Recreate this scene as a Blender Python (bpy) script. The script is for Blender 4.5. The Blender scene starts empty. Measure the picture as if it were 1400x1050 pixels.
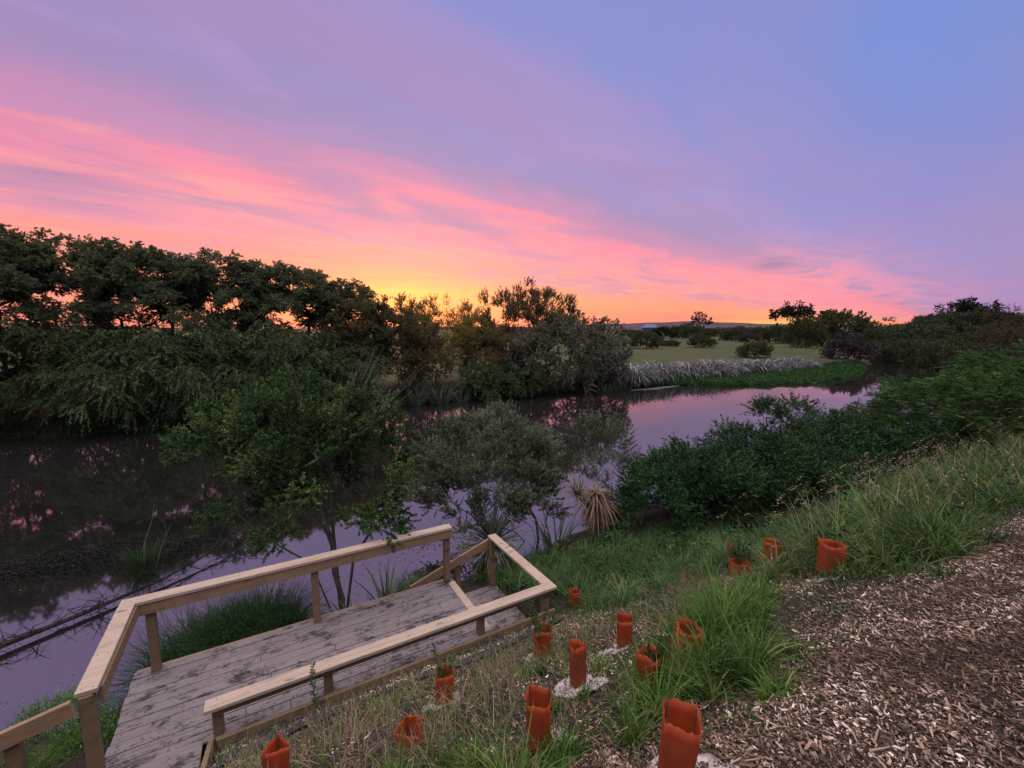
import bpy, math, random
import numpy as np
from mathutils import Vector, Matrix
SC = bpy.context.scene
COL = SC.collection
R = math.radians

def lin(c):
    f = lambda v: (v/255.0)/12.92 if v <= 10.3 else (((v/255.0)+.055)/1.055)**2.4
    return (f(c[0]), f(c[1]), f(c[2]), 1.0)

# ------------------------------------------------------------------ camera
CAMZ = 5.0
cd = bpy.data.cameras.new('camera'); cam = bpy.data.objects.new('camera', cd); COL.objects.link(cam)
cd.sensor_width = 36.0; cd.lens = 600.0/1400.0*36.0
cd.clip_start = .05; cd.clip_end = 12000
cam.location = (0, 0, CAMZ); cam.rotation_euler = (R(90-7.125), 0, 0)
SC.camera = cam
# ------------------------------------------------------------------ exposure
SC.view_settings.view_transform = 'Standard'; SC.view_settings.look = 'None'
SC.view_settings.exposure = 0.0; SC.view_settings.gamma = 1.0
SC.cycles.max_bounces = 6; SC.cycles.diffuse_bounces = 3; SC.cycles.transparent_max_bounces = 8
SC.cycles.use_denoising = True
SC.cycles.sample_clamp_indirect = 4.0
# ------------------------------------------------------------------ world: dusk sky
SUN_AZ, SUN_EL = -14.0, 1.2      # degrees, azimuth clockwise from +Y

class NT:
    def __init__(s, nt): s.nt = nt; s.N = nt.nodes; s.L = nt.links
    def set(s, n, i, v):
        if v is None: return
        if isinstance(v, bpy.types.NodeSocket): s.L.new(v, n.inputs[i])
        else: n.inputs[i].default_value = v
    def math(s, op, a, b=None, c=None, clamp=False):
        n = s.N.new('ShaderNodeMath'); n.operation = op; n.use_clamp = clamp
        s.set(n, 0, a); s.set(n, 1, b); s.set(n, 2, c); return n.outputs[0]
    def vmath(s, op, a, b=None):
        n = s.N.new('ShaderNodeVectorMath'); n.operation = op
        s.set(n, 0, a); s.set(n, 1, b)
        return n.outputs['Value'] if op == 'DOT_PRODUCT' else n.outputs[0]
    def ramp(s, fac, stops, interp='LINEAR'):
        n = s.N.new('ShaderNodeValToRGB'); e = n.color_ramp.elements; n.color_ramp.interpolation = interp
        while len(e) < len(stops): e.new(.5)
        for k, (p, c) in enumerate(stops): e[k].position = p; e[k].color = c
        s.set(n, 0, fac); return n.outputs[0]
    def maprange(s, v, a, b, c=0., d=1., smooth=True):
        n = s.N.new('ShaderNodeMapRange'); n.interpolation_type = 'SMOOTHSTEP' if smooth else 'LINEAR'
        s.set(n, 0, v); s.set(n, 1, a); s.set(n, 2, b); s.set(n, 3, c); s.set(n, 4, d); return n.outputs[0]
    def mix(s, f, a, b, blend='MIX'):
        n = s.N.new('ShaderNodeMix'); n.data_type = 'RGBA'; n.blend_type = blend
        s.set(n, 0, f); s.set(n, 6, a); s.set(n, 7, b); return n.outputs[2]
    def noise(s, vec, scale, detail=4., rough=.55, dist=0.):
        n = s.N.new('ShaderNodeTexNoise'); s.set(n, 'Vector', vec)
        n.inputs['Scale'].default_value = scale; n.inputs['Detail'].default_value = detail
        n.inputs['Roughness'].default_value = rough; n.inputs['Distortion'].default_value = dist
        return n.outputs[0]
    def comb(s, x, y, z):
        n = s.N.new('ShaderNodeCombineXYZ'); s.set(n, 0, x); s.set(n, 1, y); s.set(n, 2, z); return n.outputs[0]
    def sep(s, v):
        n = s.N.new('ShaderNodeSeparateXYZ'); s.set(n, 0, v); return n.outputs
    def value(s, sock_a, k): return s.math('MULTIPLY', sock_a, k)

def build_world():
    w = bpy.data.worlds.new('World'); SC.world = w; w.use_nodes = True
    t = NT(w.node_tree); t.N.clear()
    d = t.N.new('ShaderNodeTexCoord').outputs['Generated']
    d = t.vmath('NORMALIZE', d)
    sx, sy, sz = t.sep(d)
    up = t.math('MAXIMUM', sz, 0.004)
    va = R(46.0)
    V = (math.sin(va), math.cos(va), 0); S = (-math.cos(va), math.sin(va), 0)
    dv = t.vmath('DOT_PRODUCT', d, V); ds = t.vmath('DOT_PRODUCT', d, S)
    # cloud sheet coordinates: position on a level plane overhead
    upc = t.math('ADD', up, 0.035)
    cv = t.math('DIVIDE', dv, upc); cs = t.math('DIVIDE', ds, upc)
    plane = t.comb(t.math('MULTIPLY', cv, .26), cs, 0.0)
    n1 = t.noise(plane, .55, 4, .5, .5)
    plane2 = t.comb(t.math('MULTIPLY', cv, .55), cs, 3.7)
    n2 = t.noise(plane2, 1.5, 6, .58, .9)
    psi = t.math('ARCTAN2', up, ds)                # angle of the cloud band round its vanishing line
    psd = t.math('MULTIPLY', psi, 180/math.pi)
    warp = t.math('ADD', t.math('MULTIPLY', t.math('SUBTRACT', n1, .5), .85),
                  t.math('MULTIPLY', t.math('SUBTRACT', n2, .5), .55))
    psw = t.math('MULTIPLY', psd, t.math('ADD', 1.0, warp))
    pos = t.math('POWER', t.math('DIVIDE', t.math('MAXIMUM', psw, 0.0), 180.0), .5)
    P = lambda deg: (deg/180.0)**.5
    base = t.ramp(pos, [
        (P(0), lin((240,128,130))), (P(3), lin((246,134,128))), (P(6), lin((252,142,124))),
        (P(9), lin((252,138,136))), (P(11.5), lin((240,140,160))), (P(14), lin((250,136,158))),
        (P(17), lin((250,132,158))), (P(20.5), lin((196,130,176))), (P(25), lin((158,130,180))), (P(31), lin((160,134,188))),
        (P(36), lin((155,138,198))), (P(44), lin((133,138,205))), (P(72), lin((117,138,209))),
        (P(120), lin((128,138,194))), (P(180), lin((140,136,176)))], 'EASE')
    # mauve murk low in the sky to the right of the vanishing point, and behind
    el = t.math('MULTIPLY', t.math('ARCSINE', sz), 180/math.pi)
    low = t.maprange(el, 26., 3., 0., 1.)
    right = t.maprange(psd, 26., 52., 0., 1.)
    mv = t.math('MULTIPLY', t.math('MULTIPLY', low, right), .85)
    c = t.mix(mv, base, lin((160,128,188)))
    # faint rosy patches in the mauve sheet
    rose = t.math('MULTIPLY', t.maprange(n2, .5, .72), t.math('MULTIPLY', t.maprange(psd, 60., 26., 0., 1.), t.maprange(psd, 14., 22., 0., 1.)))
    c = t.mix(t.math('MULTIPLY', rose, .35), c, lin((205,140,190)))
    # soft grey-lavender sheets over the upper sky
    n5 = t.noise(t.comb(t.math('MULTIPLY', cv, .5), cs, 21.), .8, 5, .55, .6)
    hi = t.maprange(psd, 20., 30., 0., 1.)
    c = t.mix(t.math('MULTIPLY', t.math('MULTIPLY', t.maprange(n5, .42, .68), hi), .25), c, lin((164,138,188)))
    c = t.mix(t.math('MULTIPLY', t.math('MULTIPLY', t.maprange(n5, .50, .30), hi), .30), c, lin((128,142,214)))
    # grey-mauve streaks across the lit sheet
    plane3 = t.comb(t.math('MULTIPLY', cv, .42), t.math('MULTIPLY', cs, 1.0), 9.1)
    n3 = t.noise(plane3, .95, 5, .55, .8)
    lit = t.math('MULTIPLY', t.maprange(psd, 21., 16., 0., 1.), t.maprange(psd, 6., 9., 0., 1.))
    strk = t.math('MULTIPLY', t.maprange(n3, .47, .66), lit)
    c = t.mix(t.math('MULTIPLY', strk, .85), c, lin((190,130,172)))
    # fine bright and mauve streaks in the lit sheet
    n4 = t.noise(t.comb(t.math('MULTIPLY', cv, .45), t.math('MULTIPLY', cs, 1.0), 5.5), 2.8, 5, .65, .5)
    lit2 = t.maprange(psd, 22., 15., 0., 1.)
    c = t.mix(t.math('MULTIPLY', t.math('MULTIPLY', t.maprange(n4, .52, .68), lit2), .45), c, lin((255,166,146)))
    c = t.mix(t.math('MULTIPLY', t.math('MULTIPLY', t.maprange(n4, .47, .34), lit2), .5), c, lin((232,122,162)))
    # warm glow round the sun's place, and a smaller one further right
    def glow(az, elv, wa, we, col, k, cc, sh=0., soft=None):
        a = t.math('MULTIPLY', t.math('ARCTAN2', sx, sy), 180/math.pi)
        ea = t.math('POWER', t.math('DIVIDE', t.math('SUBTRACT', a, az), wa), 2.)
        ee = t.math('POWER', t.math('DIVIDE', t.math('SUBTRACT', t.math('ADD', el, t.math('MULTIPLY', t.math('SUBTRACT', a, az), sh)), elv), we), 2.)
        g = t.math('POWER', 2.718, t.math('MULTIPLY', t.math('ADD', ea, ee), -1.0))
        fine = t.noise(t.comb(t.math('MULTIPLY', a, .045), t.math('MULTIPLY', el, .75), 1.3), 1.6, 4, .6, .3)
        g = t.math('MULTIPLY', g, t.maprange(fine, .30, .66, .25, 1.) if soft is None else t.maprange(soft, .36, .60, .2, 1.15))
        return t.mix(t.math('MULTIPLY', g, k, clamp=True), cc, col)
    for az, e, wa, we, sh, k in ((-43.4,15.6,8.,1.5,.10,.85), (-46.,11.7,7.,1.2,.10,.8), (-20.5,15.,9.,2.2,.30,.85), (-8.,13.2,9.,1.6,.28,.9), (1.8,9.2,7.,.7,.10,.6), (14.,11.4,10.,1.6,.25,.6)):
        c = glow(az, e, wa, we, lin((182,126,172)), k, c, sh, n2)
    c = glow(33., 5.0, 7., 3.4, lin((252,140,165)), .8, c, .1, n2)
    c = glow(38., 3.0, 6., 2.0, lin((240,135,165)), .6, c, .0, n2)
    c = glow(-6., 2.4, 30., 4.2, lin((255,170,118)), .36, c)
    c = glow(-15., 4.2, 13., 1.7, lin((255,200,100)), .62, c)
    c = glow(32., .9, 7., 1.0, lin((255,200,96)), .95, c)
    # small lens cloud and wisps
    c = glow(30., 7.0, 2.1, .75, lin((146,112,160)), 1.0, c)
    c = glow(26.3, 8.6, 2.4, .7, lin((178,122,172)), .8, c)
    c = glow(-44., 13.3, 5.0, .8, lin((160,118,165)), .9, c)
    # dark ground side of the dome
    c = t.mix(t.maprange(sz, -.02, -.15), c, lin((60,52,60)))
    # unseen sky overhead and behind, paled and brightened as added fill for the foreground
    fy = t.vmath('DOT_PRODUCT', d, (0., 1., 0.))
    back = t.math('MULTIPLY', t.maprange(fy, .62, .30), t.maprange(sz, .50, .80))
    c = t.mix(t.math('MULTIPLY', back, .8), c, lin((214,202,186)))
    bg = t.N.new('ShaderNodeBackground'); t.L.new(c, bg.inputs[0]); t.L.new(t.math('MULTIPLY', t.maprange(back, 0., 1., 1., BACK_FILL_K, False), SKY_K), bg.inputs[1])
    sky = t.N.new('ShaderNodeTexSky'); sky.sky_type = 'NISHITA'; sky.sun_disc = False
    sky.sun_elevation = R(SUN_EL); sky.sun_rotation = R(SUN_AZ)
    bg2 = t.N.new('ShaderNodeBackground'); t.L.new(sky.outputs[0], bg2.inputs[0]); bg2.inputs[1].default_value = .05
    add = t.N.new('ShaderNodeAddShader'); t.L.new(bg.outputs[0], add.inputs[0]); t.L.new(bg2.outputs[0], add.inputs[1])
    out = t.N.new('ShaderNodeOutputWorld'); t.L.new(add.outputs[0], out.inputs[0])
    w.cycles.sampling_method = 'MANUAL'; w.cycles.sample_map_resolution = 512
SKY_K = 1.0; BACK_FILL_K = 5.7
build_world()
# ------------------------------------------------------------------ the last light of the sun
sl = bpy.data.lights.new('sun', 'SUN'); so = bpy.data.objects.new('sun', sl); COL.objects.link(so)
sl.energy = .6; sl.angle = R(9); sl.color = (1.0, .58, .34)
_e, _a = R(2.6), R(SUN_AZ)
so.rotation_euler = Vector((math.sin(_a)*math.cos(_e), math.cos(_a)*math.cos(_e), math.sin(_e))).to_track_quat('Z', 'Y').to_euler()

# ------------------------------------------------------------------ river frame: a runs along the river, b across it
CA, SA = math.cos(R(30)), math.sin(R(30))
def AB(a, b, z=0.0): return (CA*a - SA*b, SA*a + CA*b, z)
def toab(x, y): return CA*x + SA*y, -SA*x + CA*y

def sstep(x, e0, e1):
    t = np.clip((x-e0)/(e1-e0), 0, 1); return t*t*(3-2*t)

_rs = np.random.RandomState(5)
_NW = [(_rs.uniform(0, 6.28), _rs.uniform(0, 6.28), _rs.uniform(0, 6.28)) for _ in range(24)]
def wob(a, b, scale, octs=3):
    v = 0; amp = 1.0
    for k in range(octs):
        for j in range(3):
            th, p, q = _NW[(k*5+j) % 24]
            f = 2**k/scale
            v = v + amp*np.sin((a*np.cos(th)+b*np.sin(th))*f*6.283+p)*np.cos((a*np.sin(th*1.7)-b*np.cos(th*1.7))*f*4.1+q)
        amp *= .5
    return v/3.0

def shore_near(a):
    return np.interp(a, [-200,-60,-3,2,5,8,12,30,60,80,92,103,125,160,600], [5,6,7.2,7.0,8.0,8.5,8.4,9,13,20,27,37,45.5,59.5,224]) + .3*np.sin(a*.9)+.15*np.sin(a*2.3+1)
def shore_far(a):
    return np.interp(a, [-200,30,55,75,82,90,105,125,160,600], [29.5,28,28,28.5,31,35.5,42.5,50,64,230]) + .4*np.sin(a*.55+2)+.25*np.sin(a*1.7)

def terrain(a, b):
    a = np.asarray(a, float); b = np.asarray(b, float)
    sn, sf = shore_near(a), shore_far(a)
    dn = sn - b; df = b - sf
    p1 = np.interp(b, [-400,-40,-12,-4,-1.5,.45,2.6,4.9], [5,4.2,3.7,3.46,3.4,3.42,2.18,.74])
    p1 = np.where(b > 4.9, .74*np.clip((sn-b)/(sn-4.9), 0, 1)**.9, p1)
    p2 = np.interp(dn, [0,1,2.5,6,14,30,80,300,3000], [0,.35,.75,1.6,2.6,3.6,6.0,8,12])
    k = sstep(a, 15, 36)
    zn = p1*(1-k)+p2*k
    zf = np.interp(df, [0,.5,2,4,12,200,1000,9000], [0,.3,.7,.85,1.0,1.5,3.5,10])
    w = np.minimum(np.maximum(-dn, 0), np.maximum(-df, 0))
    zw = -np.interp(w, [0,.5,1.5,4,10], [0,.15,.5,1.2,1.6])
    z = np.where(dn > 0, zn, np.where(df > 0, zf, zw))
    land = np.where((dn > 0) | (df > 0), 1.0, .3)
    amp = np.where(df > 0, .12, .045)
    z = z + land*amp*wob(a, b, 2.2) + np.where(np.abs(a)+np.abs(b) < 30, .012*wob(a*1.3+7, b*1.1, .33), 0)
    # the cut for the deck, its landing and its entry
    cut = lambda a0, a1, b0, b1, zz: np.where((a > a0) & (a < a1) & (b > b0) & (b < b1), np.minimum(z, zz), z)
    z = cut(-1.75, 2.5, 5.02, 7.2, .45)
    z = cut(2.3, 3.72, 5.06, 8.2, .08)
    z = cut(-1.75, -.62, 3.9, 5.3, .62)
    return z
def TZ(a, b): return float(terrain(a, b))
def ON(a, b, dz=0.0): return AB(a, b, TZ(a, b)+dz)
# ================================================================== helpers: tags, meshes
def tag(o, label=None, cat=None, group=None, kind=None):
    if label: o['label'] = label
    if cat: o['category'] = cat
    if group: o['group'] = group
    if kind: o['kind'] = kind
    return o
def empty(name, loc=(0,0,0), rz=0.0, sc=1.0):
    o = bpy.data.objects.new(name, None); COL.objects.link(o); o.location = loc; o.rotation_euler = (0,0,rz)
    o.scale = (sc,sc,sc) if np.isscalar(sc) else sc; o.empty_display_size = .2; return o
def copy_tree(o, parent=None):
    c = o.copy(); COL.objects.link(c)
    if parent is not None: c.parent = parent
    for ch in list(o.children): copy_tree(ch, c)
    return c
def mesh_data(name, V, F, mat, tint=None, smooth=False):
    V = np.asarray(V, np.float32).reshape(-1, 3); F = [np.asarray(f, np.int32) for f in F if len(f)]
    me = bpy.data.meshes.new(name)
    me.vertices.add(len(V)); me.vertices.foreach_set('co', V.ravel())
    tot = np.concatenate([np.full(len(f), f.shape[1], np.int32) for f in F])
    idx = np.concatenate([f.ravel() for f in F])
    me.loops.add(len(idx)); me.loops.foreach_set('vertex_index', idx)
    me.polygons.add(len(tot)); me.polygons.foreach_set('loop_start', np.concatenate([[0], np.cumsum(tot)[:-1]]).astype(np.int32))
    me.polygons.foreach_set('loop_total', tot)
    if tint is not None:
        at = me.attributes.new('tint', 'FLOAT', 'POINT'); at.data.foreach_set('value', np.asarray(tint, np.float32))
    me.materials.append(mat)
    me.update(calc_edges=True)
    me.polygons.foreach_set('use_smooth', np.full(len(tot), bool(smooth)))
    return me
def link(name, me, parent=None, loc=None):
    o = bpy.data.objects.new(name, me); COL.objects.link(o)
    if parent is not None: o.parent = parent
    if loc is not None: o.location = loc
    return o
class Geo:
    """collects quads, tris and a tint per vertex; becomes one mesh"""
    def __init__(s): s.V = []; s.Q = []; s.T = []; s.t = []; s.n = 0
    def add(s, V, Q=None, T=None, tint=.5):
        V = np.asarray(V, float).reshape(-1, 3)
        if Q is not None and len(Q): s.Q.append(np.asarray(Q, int)+s.n)
        if T is not None and len(T): s.T.append(np.asarray(T, int)+s.n)
        s.V.append(V); s.t.append(np.full(len(V), tint) if np.isscalar(tint) else np.asarray(tint)); s.n += len(V)
    def me(s, name, mat, smooth=False):
        F = []
        if s.Q: F.append(np.concatenate(s.Q))
        if s.T: F.append(np.concatenate(s.T))
        return mesh_data(name, np.concatenate(s.V), F, mat, np.concatenate(s.t), smooth)
    def obj(s, name, mat, parent=None, smooth=False, loc=None): return link(name, s.me(name, mat, smooth), parent, loc)
    def box(s, lo, hi, bev=.006, tint=.5, M=None):
        """a box with chamfered edges"""
        lo = np.array(lo, float); hi = np.array(hi, float); c = (lo+hi)/2; h = (hi-lo)/2; b = min(bev, h.min()*.45)
        V = []; idx = {}
        for x in (-1,1):
            for y in (-1,1):
                for z in (-1,1):
                    sg = np.array((x,y,z))
                    for k in range(3):
                        v = sg*h; 
                        for j in range(3):
                            if j != k: v[j] -= sg[j]*b
                        idx[(x,y,z,k)] = len(V); V.append(c+v)
        Q = []; T = []
        for k in range(3):
            i, j = [(1,2),(2,0),(0,1)][k]
            for sg in (-1,1):
                q = []
                for (p, r) in ((-1,-1),(1,-1),(1,1),(-1,1)):
                    key = [0,0,0]; key[k] = sg; key[i] = p; key[j] = r
                    q.append(idx[(*key, k)])
                Q.append(q if sg > 0 else q[::-1])
        for k in range(3):                              # edge chamfers run along axis k
            i, j = [(1,2),(2,0),(0,1)][k]
            for p in (-1,1):
                for r in (-1,1):
                    def key(sk, ax):
                        kk = [0,0,0]; kk[k] = sk; kk[i] = p; kk[j] = r; return idx[(*kk, ax)]
                    q = [key(-1,i), key(1,i), key(1,j), key(-1,j)]
                    Q.append(q if p*r > 0 else q[::-1])
        for x in (-1,1):
            for y in (-1,1):
                for z in (-1,1):
                    q = [idx[(x,y,z,0)], idx[(x,y,z,1)], idx[(x,y,z,2)]]
                    T.append(q if x*y*z > 0 else q[::-1])
        V = np.array(V)
        if M is not None: V = V @ np.array(M.to_3x3()).T + np.array(M.translation)
        s.add(V, Q, T, tint)
    def beam(s, p0, p1, w, h, up=(0,0,1), bev=.006, tint=.5):
        p0 = Vector(p0); p1 = Vector(p1); x = (p1-p0).normalized(); u = Vector(up); y = u.cross(x).normalized(); z = x.cross(y)
        m = Matrix((x, y, z)).transposed().to_4x4(); m.translation = (p0+p1)/2
        L = (p1-p0).length
        s.box((-L/2,-w/2,-h/2), (L/2,w/2,h/2), bev, tint, m)
    def tube(s, P, r, n=6, tint=.5, cap=True):
        P = np.asarray(P, float); r = np.broadcast_to(np.asarray(r, float), (len(P),)); m = len(P)
        d = np.gradient(P, axis=0); d /= np.linalg.norm(d, axis=1, keepdims=True)+1e-9
        ref = np.where(np.abs(d[:, 2:3]) > .9, [[1.,0,0]], [[0,0,1.]])
        u = np.cross(d, ref); u /= np.linalg.norm(u, axis=1, keepdims=True)+1e-9; v = np.cross(d, u)
        an = np.arange(n)*2*math.pi/n
        V = P[:,None,:] + r[:,None,None]*(np.cos(an)[None,:,None]*u[:,None,:]+np.sin(an)[None,:,None]*v[:,None,:])
        k = np.arange(n); Q = []
        for i in range(m-1):
            Q.append(np.stack([i*n+k, i*n+(k+1)%n, (i+1)*n+(k+1)%n, (i+1)*n+k], 1))
        s.add(V.reshape(-1,3), np.concatenate(Q), None, tint)
    def leaves(s, P, D, L, W, tint, rng, fold=.15):
        """one kite-shaped leaf per point"""
        n = len(P)
        if n == 0: return
        D = D/(np.linalg.norm(D, axis=1, keepdims=True)+1e-9)
        S = np.cross(D, rng.normal(size=(n,3))); S /= np.linalg.norm(S, axis=1, keepdims=True)+1e-9
        U = np.cross(S, D)
        L = np.broadcast_to(L, (n,))[:,None]; W = np.broadcast_to(W, (n,))[:,None]
        V = np.stack([P, P+D*L*.45+S*W*.5+U*L*fold, P+D*L, P+D*L*.45-S*W*.5+U*L*fold], 1)
        i = np.arange(n)*4
        s.add(V.reshape(-1,3), np.stack([i,i+1,i+2,i+3],1), None, np.repeat(np.broadcast_to(tint,(n,)),4))
    def blades(s, P, az, L, W, th0, bend, tint, segs=4, wpow=.8, twist=None, rng=None):
        """grass or flax blades: th0 = start angle from upright, bend = further turn along the blade"""
        n = len(P)
        if n == 0: return
        L = np.broadcast_to(L,(n,)); W = np.broadcast_to(W,(n,)); th0 = np.broadcast_to(th0,(n,)); bend = np.broadcast_to(bend,(n,))
        h = np.stack([np.cos(az), np.sin(az), 0*az], 1); sd = np.stack([-np.sin(az), np.cos(az), 0*az], 1)
        if twist is not None:
            sd = sd*np.cos(twist)[:,None] + h*np.sin(twist)[:,None]
        pts = [P]; cur = P.copy()
        for k in range(segs):
            th = th0 + bend*((k+.5)/segs)**1.3
            cur = cur + (L/segs)[:,None]*(np.sin(th)[:,None]*h + np.cos(th)[:,None]*np.array([[0,0,1.]]))
            pts.append(cur)
        rows = []
        for k in range(segs):
            f = k/segs; w = W*np.minimum(1, .55+1.6*f)*(1-f)**wpow if k else W*.6
            rows += [pts[k]-sd*(w*.5)[:,None], pts[k]+sd*(w*.5)[:,None]]
        rows.append(pts[segs])
        m = 2*segs+1; V = np.stack(rows, 1)
        i = np.arange(n)*m
        Q = [np.stack([i+2*k, i+2*k+1, i+2*k+3, i+2*k+2],1) for k in range(segs-1)]
        T = [np.stack([i+2*segs-2, i+2*segs-1, i+2*segs],1)]
        s.add(V.reshape(-1,3), np.concatenate(Q) if Q else None, np.concatenate(T), np.repeat(np.broadcast_to(tint,(n,)), m))

# ================================================================== materials
def new_mat(name):
    m = bpy.data.materials.new(name); m.use_nodes = True; t = NT(m.node_tree); t.N.clear()
    out = t.N.new('ShaderNodeOutputMaterial'); return m, t, out
def prin(t, out, col, rough=.7, spec=.3, bump=None, bstr=.3, bdist=.02, ior=None, sheen=0):
    p = t.N.new('ShaderNodeBsdfPrincipled'); t.set(p, 'Base Color', col); t.set(p, 'Roughness', rough)
    p.inputs['Specular IOR Level'].default_value = spec
    if ior: p.inputs['IOR'].default_value = ior
    if bump is not None:
        b = t.N.new('ShaderNodeBump'); b.inputs['Strength'].default_value = bstr; b.inputs['Distance'].default_value = bdist
        t.set(b, 'Height', bump); t.L.new(b.outputs[0], p.inputs['Normal'])
    if out is not None: t.L.new(p.outputs[0], out.inputs[0])
    return p
def attr(t, name='tint'):
    a = t.N.new('ShaderNodeAttribute'); a.attribute_name = name; return a.outputs['Fac']
def c3(r, g, b): return (r, g, b, 1.0)
def leaf_mat(name, dark, light, trans=.3, rough=.6, spec=.10, tcol=None, third=None):
    m, t, out = new_mat(name)
    f = attr(t)
    stops = [(0., c3(*dark)), (.75, c3(*light))] + ([(1., c3(*third))] if third else [])
    col = t.ramp(f, stops)
    oi = t.N.new('ShaderNodeObjectInfo').outputs['Random']
    hv = t.N.new('ShaderNodeHueSaturation'); t.set(hv, 'Color', col)
    t.set(hv, 'Value', t.maprange(oi, 0, 1, .85, 1.15, False)); t.set(hv, 'Hue', t.maprange(oi, 0, 1, .488, .512, False))
    p = prin(t, None, hv.outputs[0], rough, min(spec, .16))
    tr = t.N.new('ShaderNodeBsdfTranslucent')
    if tcol: tr.inputs[0].default_value = c3(*tcol)
    else: t.L.new(hv.outputs[0], tr.inputs[0])
    mx = t.N.new('ShaderNodeMixShader'); mx.inputs[0].default_value = trans
    t.L.new(p.outputs[0], mx.inputs[1]); t.L.new(tr.outputs[0], mx.inputs[2]); t.L.new(mx.outputs[0], out.inputs[0])
    return m
def bark_mat(name, dark, light, scale=14.):
    m, t, out = new_mat(name)
    oc = t.N.new('ShaderNodeTexCoord').outputs['Object']
    mp = t.vmath('MULTIPLY', oc, (1., 1., .25))
    n = t.noise(mp, scale, 5, .65)
    prin(t, out, t.ramp(n, [(.3, c3(*dark)), (.7, c3(*light))]), .85, .15, n, .6, .02)
    return m
def wood_mat(name, base, dirt, dirt_amt, fresh=0.0):
    m, t, out = new_mat(name)
    oc = t.N.new('ShaderNodeTexCoord').outputs['Object']
    f = attr(t)
    off = t.comb(t.math('MULTIPLY', f, 37.), t.math('MULTIPLY', f, 11.), f)
    v = t.vmath('ADD', oc, off)
    g = t.noise(t.vmath('MULTIPLY', v, (1.2, 22., 22.)), 1.6, 5, .6, .8)
    bl = t.noise(v, 1.7, 4, .6)
    col = t.ramp(g, [(.22, c3(*[x*.5 for x in base])), (.5, c3(*base)), (.8, c3(*[min(1, x*1.18) for x in base]))])
    col = t.mix(t.maprange(bl, .35, .7, 0., .35), col, c3(base[0]*.8, base[1]*.82, base[2]*.9))
    col = t.mix(t.maprange(f, 0, 1, 0, .3), col, c3(*[x*.6 for x in base]))
    # ground-in dirt: trodden smears
    d1 = t.noise(t.vmath('MULTIPLY', oc, (1., 1.7, 1.)), 2.3, 6, .68, .6)
    d2 = t.noise(t.vmath('MULTIPLY', oc, (1., 2.2, 1.)), 9., 5, .7, 1.2)
    dm = t.math('MULTIPLY', t.maprange(t.math('ADD', t.math('MULTIPLY', d1, .62), t.math('MULTIPLY', d2, .38)), .50, .60), dirt_amt)
    col = t.mix(dm, col, c3(*dirt))
    ck = t.noise(t.vmath('MULTIPLY', v, (.9, 42., 42.)), 1.5, 3, .5)
    col = t.mix(t.maprange(ck, .66, .72, 0., .55), col, c3(*[x*.28 for x in base]))
    kn = t.noise(t.vmath('MULTIPLY', v, (3., 9., 9.)), 1.0, 2, .4)
    col = t.mix(t.maprange(kn, .66, .73, 0., .7), col, c3(base[0]*.35, base[1]*.3, base[2]*.28))
    prin(t, out, col, t.maprange(dm, 0, 1, .62, .85), .3, g, .35, .004)
    return m
def plain_mat(name, col, rough=.7, spec=.3, var=.25, scale=20.):
    m, t, out = new_mat(name)
    oc = t.N.new('ShaderNodeTexCoord').outputs['Object']
    n = t.noise(oc, scale, 4, .6)
    prin(t, out, t.ramp(n, [(.25, c3(*[x*(1-var) for x in col])), (.75, c3(*[min(1, x*(1+var)) for x in col]))]), rough, spec, n, .2, .005)
    return m
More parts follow.
